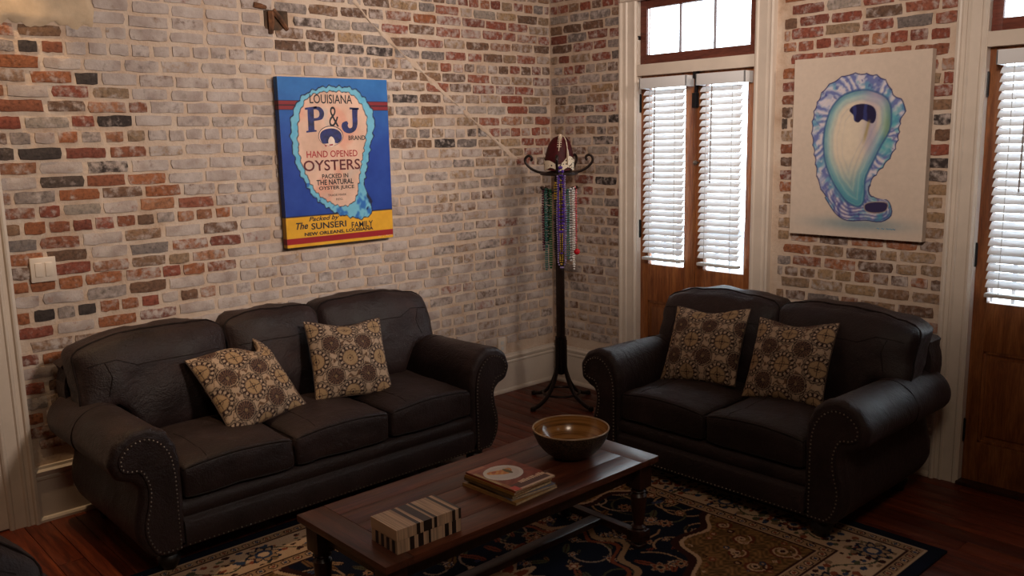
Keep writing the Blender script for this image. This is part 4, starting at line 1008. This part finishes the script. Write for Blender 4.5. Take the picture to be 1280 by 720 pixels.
# small emblem: woman in a wide dark hat
th = np.linspace(0, 2*PI, 28, endpoint=False)
glyph([[(248+47*math.cos(a), 270+38*math.sin(a)) for a in th]], plain('emblem_ring', (40, 36, 56), .6), pa, -.0433, 'emblem'); glyph([[(248+45*math.cos(a), 271+36*math.sin(a)) for a in th]], plain('emblem_ground', (226, 190, 170), .6), pa, -.0434, 'emblem')
glyph([[tuple(p) for p in catmull([(208, 280), (210, 258), (226, 246), (250, 242), (272, 247), (287, 262), (288, 284), (274, 298), (262, 296), (248, 298), (236, 298), (218, 298)], 3, True)]], M_NAVY, pa, -.0436, 'emblem')
glyph([[tuple(p) for p in catmull([(238, 288), (245, 274), (254, 274), (262, 288), (259, 304), (249, 311), (240, 304)], 3, True)]], plain('emblem_face', (240, 214, 200), .6), pa, -.0437, 'emblem')
glyph([[(240, 302), (256, 300), (254, 306), (243, 307)], [(222, 303), (232, 306), (228, 311)]], M_REDP, pa, -.0439, 'emblem')
# right: oyster shell painting
Q2 = ((67, 65), (523, 28), (487, 678), (48, 640)); RW, RH = .737, .952; ASP2 = RH/RW
O2 = inv_quad(catmull([(300, 112), (345, 120), (375, 145), (392, 180), (425, 205), (432, 235), (415, 275), (410, 320), (395, 370), (365, 415), (330, 455), (312, 490), (320, 522), (355, 530), (378, 545), (384, 585), (350, 606), (300, 600), (240, 600), (205, 580), (180, 545), (155, 500), (140, 460), (133, 400), (125, 340), (122, 290), (130, 235), (145, 195), (165, 160), (205, 130), (250, 112)], 3, True), *Q2)
I2 = inv_quad(catmull([(290, 165), (340, 175), (375, 200), (385, 240), (380, 300), (352, 350), (318, 420), (298, 470), (295, 535), (275, 556), (240, 540), (215, 510), (185, 460), (165, 400), (160, 330), (170, 270), (190, 220), (230, 180)], 3, True), *Q2)
D2 = inv_quad(catmull([(246, 234), (262, 217), (295, 212), (325, 222), (335, 248), (326, 276), (306, 272), (288, 264), (276, 274), (262, 268), (259, 250)], 3, True), *Q2)
H2 = inv_quad(catmull([(298, 548), (330, 540), (372, 545), (366, 572), (330, 578), (300, 570)], 3, True), *Q2)
def art2(u, v):
    A_ = np.array([1, ASP2]); V = v*ASP2; C = np.ones(u.shape+(3,))*np.array([214, 196, 180.])+(fbm(u, v, 4, 1)*3)[..., None]
    sh = np.exp(-(((u-.55)/.33)**2+((v-.925)/.035)**2)); C = mixc(C, sh*.75, (120, 146, 158))
    do = seg_dist(u, V, O2*A_); di = seg_dist(u, V, I2*A_); cx, cy = .50, .42*ASP2; ang = np.arctan2(V-cy, u-cx)
    fr = .010*np.abs(np.sin(ang*15+.6*np.sin(ang*5)))*(v < .78); do = do+fr-.006
    body = sm(.003, -.002, do); n1 = fbm(u, V, 14, 2); n2 = fbm(u, V, 30, 5)
    rf = np.sin(ang*27+3*np.sin(ang*7)+n1*3.4+di*40); S_ = np.ones_like(C)*np.array([172, 178, 206.])
    S_ = mixc(S_, sm(.2, .8, rf), (214, 206, 216)); S_ = mixc(S_, sm(.1, .9, -rf), (112, 122, 178)); S_ = mixc(S_, sm(.1, .6, n1)*.75, (104, 164, 192)); S_ = mixc(S_, sm(.4, .75, n2)*.55, (66, 72, 142)); S_ = mixc(S_, sm(.3, .8, -n2)*.6, (224, 214, 210))
    S_ = mixc(S_, sm(.66, .86, v)*sm(-.02, .9, np.sin(do*260+n1*2)+.6)*.6, (74, 70, 136)); S_ = mixc(S_, sm(.55, .7, u)*sm(.2, .35, v)*sm(0, .5, n1+.3)*.6, (70, 170, 178))
    S_ = mixc(S_, sm(-.010, -.002, do), (36, 36, 92))
    C = C*(1-body[..., None])+S_*body[..., None]
    inn = sm(.002, -.004, di); dep = np.clip(-di/.16, 0, 1); I_ = np.ones_like(C)*np.array([222, 206, 184.])
    I_ = mixc(I_, sm(.62, .2, dep)*.85, (128, 186, 196)); I_ = mixc(I_, sm(.24, .02, dep)*.9, (58, 128, 158)); I_ = mixc(I_, sm(.7, .95, v)*.0+sm(.52, .80, v)*.75, (74, 152, 172))
    st = np.sin(dep*26+n1*1.6); I_ = mixc(I_, sm(.4, .95, st)*.22, (232, 220, 206)); I_ = mixc(I_, sm(.4, .95, -st)*.18, (112, 128, 180))
    pk = np.exp(-(((u-.66)/.12)**2+((v-.20)/.08)**2)); I_ = mixc(I_, pk*.75, (206, 166, 190)); pk = np.exp(-(((u-.60)/.05)**2+((v-.42)/.13)**2)); I_ = mixc(I_, pk*.6, (150, 140, 182)); gr = np.exp(-(((u-.72)/.03)**2+((v-.40)/.12)**2)); I_ = mixc(I_, gr*.55, (140, 156, 96))
    lt = np.exp(-(((u-.42)/.12)**2+((v-.45)/.17)**2)); I_ = mixc(I_, lt*.8, (232, 216, 194))
    C = C*(1-inn[..., None])+I_*inn[..., None]; C = mixc(C, sm(.012, .001, np.abs(di))*.7, (50, 84, 136))
    dd = seg_dist(u, V, D2*A_); dk = np.ones_like(C)*np.array([34, 28, 66.]); dk = mixc(dk, sm(.3, .9, np.sin(u*70+n1)), (52, 58, 116)); m = sm(.003, -.003, dd)[..., None]; C = C*(1-m)+dk*m
    stem = np.exp(-((u-(.585-.28*(v-.37)**1*1.0)-.0)/.012)**2)*sm(.34, .37, v)*sm(.50, .43, v); C = mixc(C, stem*.8, (170, 150, 96))
    dh = seg_dist(u, V, H2*A_); C = mixc(C, sm(.004, -.004, dh), (52, 44, 84)); C = mixc(C, sm(.006, .001, np.abs(dh))*.7, (200, 176, 150))
    return C
pb = canvas('oyster_shell_painting', 'white canvas painted with a blue open oyster shell', RW, RH, .042, art2, 220, 285, M_CANVAS, (-.012, -2.319, 1.708), -PI/2, .96)
c = inv_quad([(368, 632)], *Q2)[0]; lettering('Andree B. Dennis'[:0]+'~ ~ ~~~', M_SIGN, pb, lambda a, b: (a, -.0432, b), ((c[0]-.5)*RW, (.5-c[1])*RH, .10, .008))

# ------------------------------------------------------------------ coat stand
RKX, RKY = -.41, -.48
VR = np.array([math.sin(YAW), -math.cos(YAW)])          # picture-right on the floor plan
rk = thing('coat_stand', 'bronzed metal coat stand with scroll hooks in the corner', 'coat stand', (RKX, RKY, 0))
mesh_obj('pole', MB().box(-.021, .021, -.021, .021, .21, 1.56, .003), M_IRON, rk)
mesh_obj('sleeve', MB().box(-.030, .030, -.030, .030, .205, .44, .003), M_IRON, rk)
for k in range(4):
    a = k*PI/2; ca, sa = math.cos(a), math.sin(a)
    pth = catmull([(.034, .46), (.036, .33), (.042, .24), (.075, .15), (.13, .075), (.20, .032), (.25, .018), (.272, .018)], 5)
    mesh_obj('leg', MB().tube([(p[0]*ca, p[0]*sa, p[1]) for p in pth], .0135, 8), M_IRON, rk)
    mesh_obj('foot', MB().lathe([(.012, -.018), (.018, -.016), (.018, .006), (.010, .012)], 10, (.272*ca, .272*sa, .018)), M_IRON, rk)
mesh_obj('ring', MB().tube([(.125*math.cos(t), .125*math.sin(t), .075) for t in np.linspace(0, 2*PI, 32, endpoint=False)], .008, 8, True), M_IRON, rk)
mesh_obj('top_plate', MB().lathe([(.0, 1.545), (.10, 1.545), (.125, 1.552), (.125, 1.566), (.05, 1.575), (.03, 1.60), (0, 1.60)], 24), M_IRON, rk)
HK = catmull([(.09, 1.562), (.14, 1.572), (.185, 1.595), (.218, 1.632), (.218, 1.662), (.198, 1.676), (.180, 1.668), (.177, 1.652), (.187, 1.645)], 5)
LK = catmull([(.018, 1.44), (.04, 1.435), (.07, 1.445), (.09, 1.462), (.108, 1.458), (.118, 1.475)], 5)
base_a = math.atan2(VR[1], VR[0])
for k, da in enumerate((0, .95, PI, -PI/2-.12)):
    a = base_a+da; ca, sa = math.cos(a), math.sin(a)
    mesh_obj('hook', MB().tube([(p[0]*ca, p[0]*sa, p[1]) for p in HK], .0085, 8), M_IRON, rk)
for k, da in enumerate((0, PI, PI/2, -PI/2)):
    a = base_a+da; ca, sa = math.cos(a), math.sin(a)
    mesh_obj('small_hook', MB().tube([(p[0]*ca, p[0]*sa, p[1]) for p in LK], .009, 8), M_IRON, rk)
# hat shaped like a football
def rkp(lat, dep, z): # picture-right, towards the viewer, height
    vd = np.array([-math.cos(YAW), -math.sin(YAW)]); q = VR*lat+vd*dep; return (RKX+q[0], RKY+q[1], z)
hat = thing('football_hat', 'maroon football shaped hat with white laces atop the coat stand', 'hat', rkp(.0, 0, 1.60), base_a)
M_MAR = plain('maroon_velvet', (62, 8, 14), .55, .25, 20, .2, 200, 0, .25); M_WHT = plain('white_felt', (220, 200, 176), .7, .06, 20)
def spotted():
    m, nt, b = newmat('spotted_felt'); vo = nd(nt, 'ShaderNodeTexVoronoi'); vo.inputs['Scale'].default_value = 55; nt.links.new(coords(nt, rnd=False), vo.inputs['Vector']); nt.links.new(ramp(nt, [(.26, L4(40, 32, 34)), (.34, L4(216, 200, 176))], vo.outputs['Distance']), b.inputs['Base Color']); b.inputs['Roughness'].default_value = .8; return m
v = []; f = []; NS, NR = 28, 12
for j in range(NR+1):
    t = j/NR; z = .205*math.sin(t*PI/2)-.005; r = math.cos(t*PI/2)**.75
    for i in range(NS):
        a = 2*PI*i/NS; w = 1+.03*math.cos(a*4); v.append((.094*r*math.cos(a)*w+.012*t, .088*r*math.sin(a)*w, z+.02*math.sin(a)*(1-t)))
for j in range(NR):
    for i in range(NS): l = (i+1) % NS; f.append((j*NS+i, j*NS+l, (j+1)*NS+l, (j+1)*NS+i))
mesh_obj('crown', MB().add(v, f), M_MAR, hat)
bmb = MB(); v = []; f = []
for i in range(NS):
    a = 2*PI*i/NS; s_ = .012*math.sin(a*5); x_, y_ = .098*math.cos(a), .092*math.sin(a); v += [(x_, y_, -.012+s_), (x_*1.03, y_*1.03, .045+s_+.02*math.sin(a*2.5)), (x_*.97, y_*.97, -.012+s_)]
for i in range(NS): l = (i+1) % NS; f += [(i*3, l*3, l*3+1, i*3+1)]
mesh_obj('spotted_band', bmb.add(v, f), spotted(), hat)
def crownp(az, t, off=.003):
    r = math.cos(t*PI/2)**.75; return (.094*r*math.cos(az)*(1+off*8)+.012*t, .088*r*math.sin(az)*(1+off*8), .205*math.sin(t*PI/2)-.005+off)
lm = MB()
for az in (-1.75, -1.05):
    lm.tube([crownp(az+.2*t, t) for t in np.linspace(.35, .93, 10)], .0028, 5)
for t in np.linspace(.45, .86, 8): lm.tube([crownp(-1.75+.2*t-.13/(1.2-t), t, .004), crownp(-1.75+.2*t+.13/(1.2-t), t, .004)], .0026, 5)
mesh_obj('laces', lm, M_WHT, hat)
mesh_obj('white_flap', MB().tube([crownp(-1.0, t, .006) for t in np.linspace(.05, .42, 6)], [.012, .02, .022, .02, .014, .006], 8, flat=(1, .4)), M_WHT, hat)
mesh_obj('tip', MB().ball((.010, 0, .203), .012), M_WHT, hat)
# bead necklaces: (label, colour, picture-right offset, towards viewer, top z, bottom z, half width, bead radius)
def beadmat(n_, col): return plain('bead_'+n_, col, .22, .15, 60, 0, 60, .1)
BM_ = {k: beadmat(k, c_) for k, c_ in dict(green=(24, 96, 54), darkgreen=(24, 54, 36), purple=(78, 44, 140), lilac=(140, 122, 168), gold=(176, 140, 50), silver=(196, 192, 192), pink=(206, 130, 136), black=(34, 28, 34), red=(190, 24, 34), white=(226, 218, 212), teal=(60, 110, 104), plum=(92, 40, 64)).items()}
def beads(label, mt, lat, dep, z1, z0, hw, r, hwd=0.0):
    r *= 1.22
    mb = MB(); n = int((z1-z0)/(r*2.05)); pts_ = []
    side = lambda t: hw*(1-.12*math.sin(t*9+lat*50))
    for s_ in (-1, 1):
        for k in range(n):
            t = k/n; q = 1-max(0, (t-.93)/.07)**2; top_q = min(1, t/.03+.35); pts_.append((lat+s_*side(t)*math.sqrt(max(q, 0))*top_q, dep+.006*math.sin(t*11+lat*90), z1-(z1-z0)*t))
    pts_ += [(lat+hw*.5*q, dep, z0-r*.4) for q in (-.6, 0, .6)]
    o = np.array(rkp(lat, dep, z1))
    for p in pts_: mb.ball(np.array(rkp(*p))-o, r)
    ob = mesh_obj('bead_necklace', mb, BM_[mt], None, 60); ob.location = o; return tag(ob, label, 'necklace', 'bead necklaces hanging on the coat stand')
beads('plum bead necklace at the outermost left of the coat stand', 'plum', -.104, .0, 1.462, 1.06, .006, .0062)
beads('thick dark green bead necklace hanging left of the pole', 'darkgreen', -.082, .010, 1.456, 1.13, .013, .0088)
beads('tangled black bead necklace on the left hook', 'black', -.088, -.012, 1.456, 1.08, .011, .0075)
beads('long teal bead necklace reaching lowest on the left hook', 'teal', -.090, .026, 1.458, .93, .005, .0052)
beads('bright green bead necklace nearest the pole on the left hook', 'green', -.060, .004, 1.452, .94, .005, .0062)
beads('gold bead necklace just left of the pole', 'gold', -.028, .055, 1.50, 1.28, .006, .0065)
beads('dark bead necklace running down the left of the pole', 'black', -.030, .062, 1.46, 1.02, .005, .006)
beads('wide lilac bead necklace looped in front of the pole', 'lilac', .006, .115, 1.56, .955, .026, .0058)
beads('shiny purple bead necklace hung from the front hook', 'purple', .003, .105, 1.60, 1.19, .014, .0095)
beads('purple bead necklace inside the lilac loop', 'purple', .004, .125, 1.55, 1.05, .017, .0052)
beads('gold bead necklace inside the lilac loop', 'gold', .004, .100, 1.52, .975, .009, .0055)
beads('teal bead necklace hanging right of the pole', 'teal', .056, .012, 1.452, 1.00, .006, .0060)
beads('silver bead necklace with large beads on the right hook', 'silver', .074, .004, 1.456, .985, .007, .0072)
beads('long white bead necklace reaching lowest on the right hook', 'white', .092, .022, 1.462, .93, .004, .0055)
beads('pink bead necklace outermost on the right hook', 'pink', .104, .0, 1.466, 1.10, .006, .0066)
rb = mesh_obj('pendant_ball', MB().lathe([(max(0.0, .021*math.cos(t)), .021*math.sin(t)) for t in np.linspace(-PI/2, PI/2, 10)], 16).tube([(0, 0, .02), (-.004, 0, .42)], .0016, 5), BM_['red'])
rb.location = rkp(.112, .018, 1.042); tag(rb, 'small red pendant ball hanging on the coat stand', 'pendant')

# ------------------------------------------------------------------ unseen fixtures added to go with the fill and wall-wash lights
t = thing('added_fill_lamp', 'added unseen fill lamp on the ceiling above the middle of the room', 'lamp', (-3.9, -4.6, ROOMZ))
mesh_obj('base', MB().lathe([(0, -.14), (.10, -.14), (.12, -.06), (.42, -.03), (.42, -.0005), (0, -.0005)], 28), M_TRIM, t)
def spot_fixture(a, b, label):
    d = (Vector(b)-Vector(a)).normalized(); t = thing('added_wall_wash_spot', label, 'lamp', a)
    p = [d*-.16, d*-.15, d*-.03, d*-.015]
    mesh_obj('can', MB().tube(p, [.03, .05, .055, .055], 16), M_BLACKIRON, t)
    mesh_obj('stem', MB().tube([d*-.09, Vector((d.x*-.09, d.y*-.09, ROOMZ-a[2]-.02))], .01, 8).box(d.x*-.09-.06, d.x*-.09+.06, d.y*-.09-.03, d.y*-.09+.03, ROOMZ-a[2]-.03, ROOMZ-a[2]-.0005), M_BLACKIRON, t)
for (a_, b_, pw, sz), lb in zip(SPOTS, ('added unseen spotlight washing the light switch end of the brick wall', 'added unseen spotlight washing the corner end of the brick wall', 'added unseen spotlight washing the wall at the oyster shell painting', 'added unseen spotlight washing the coat stand corner')): spot_fixture(a_, b_, lb)
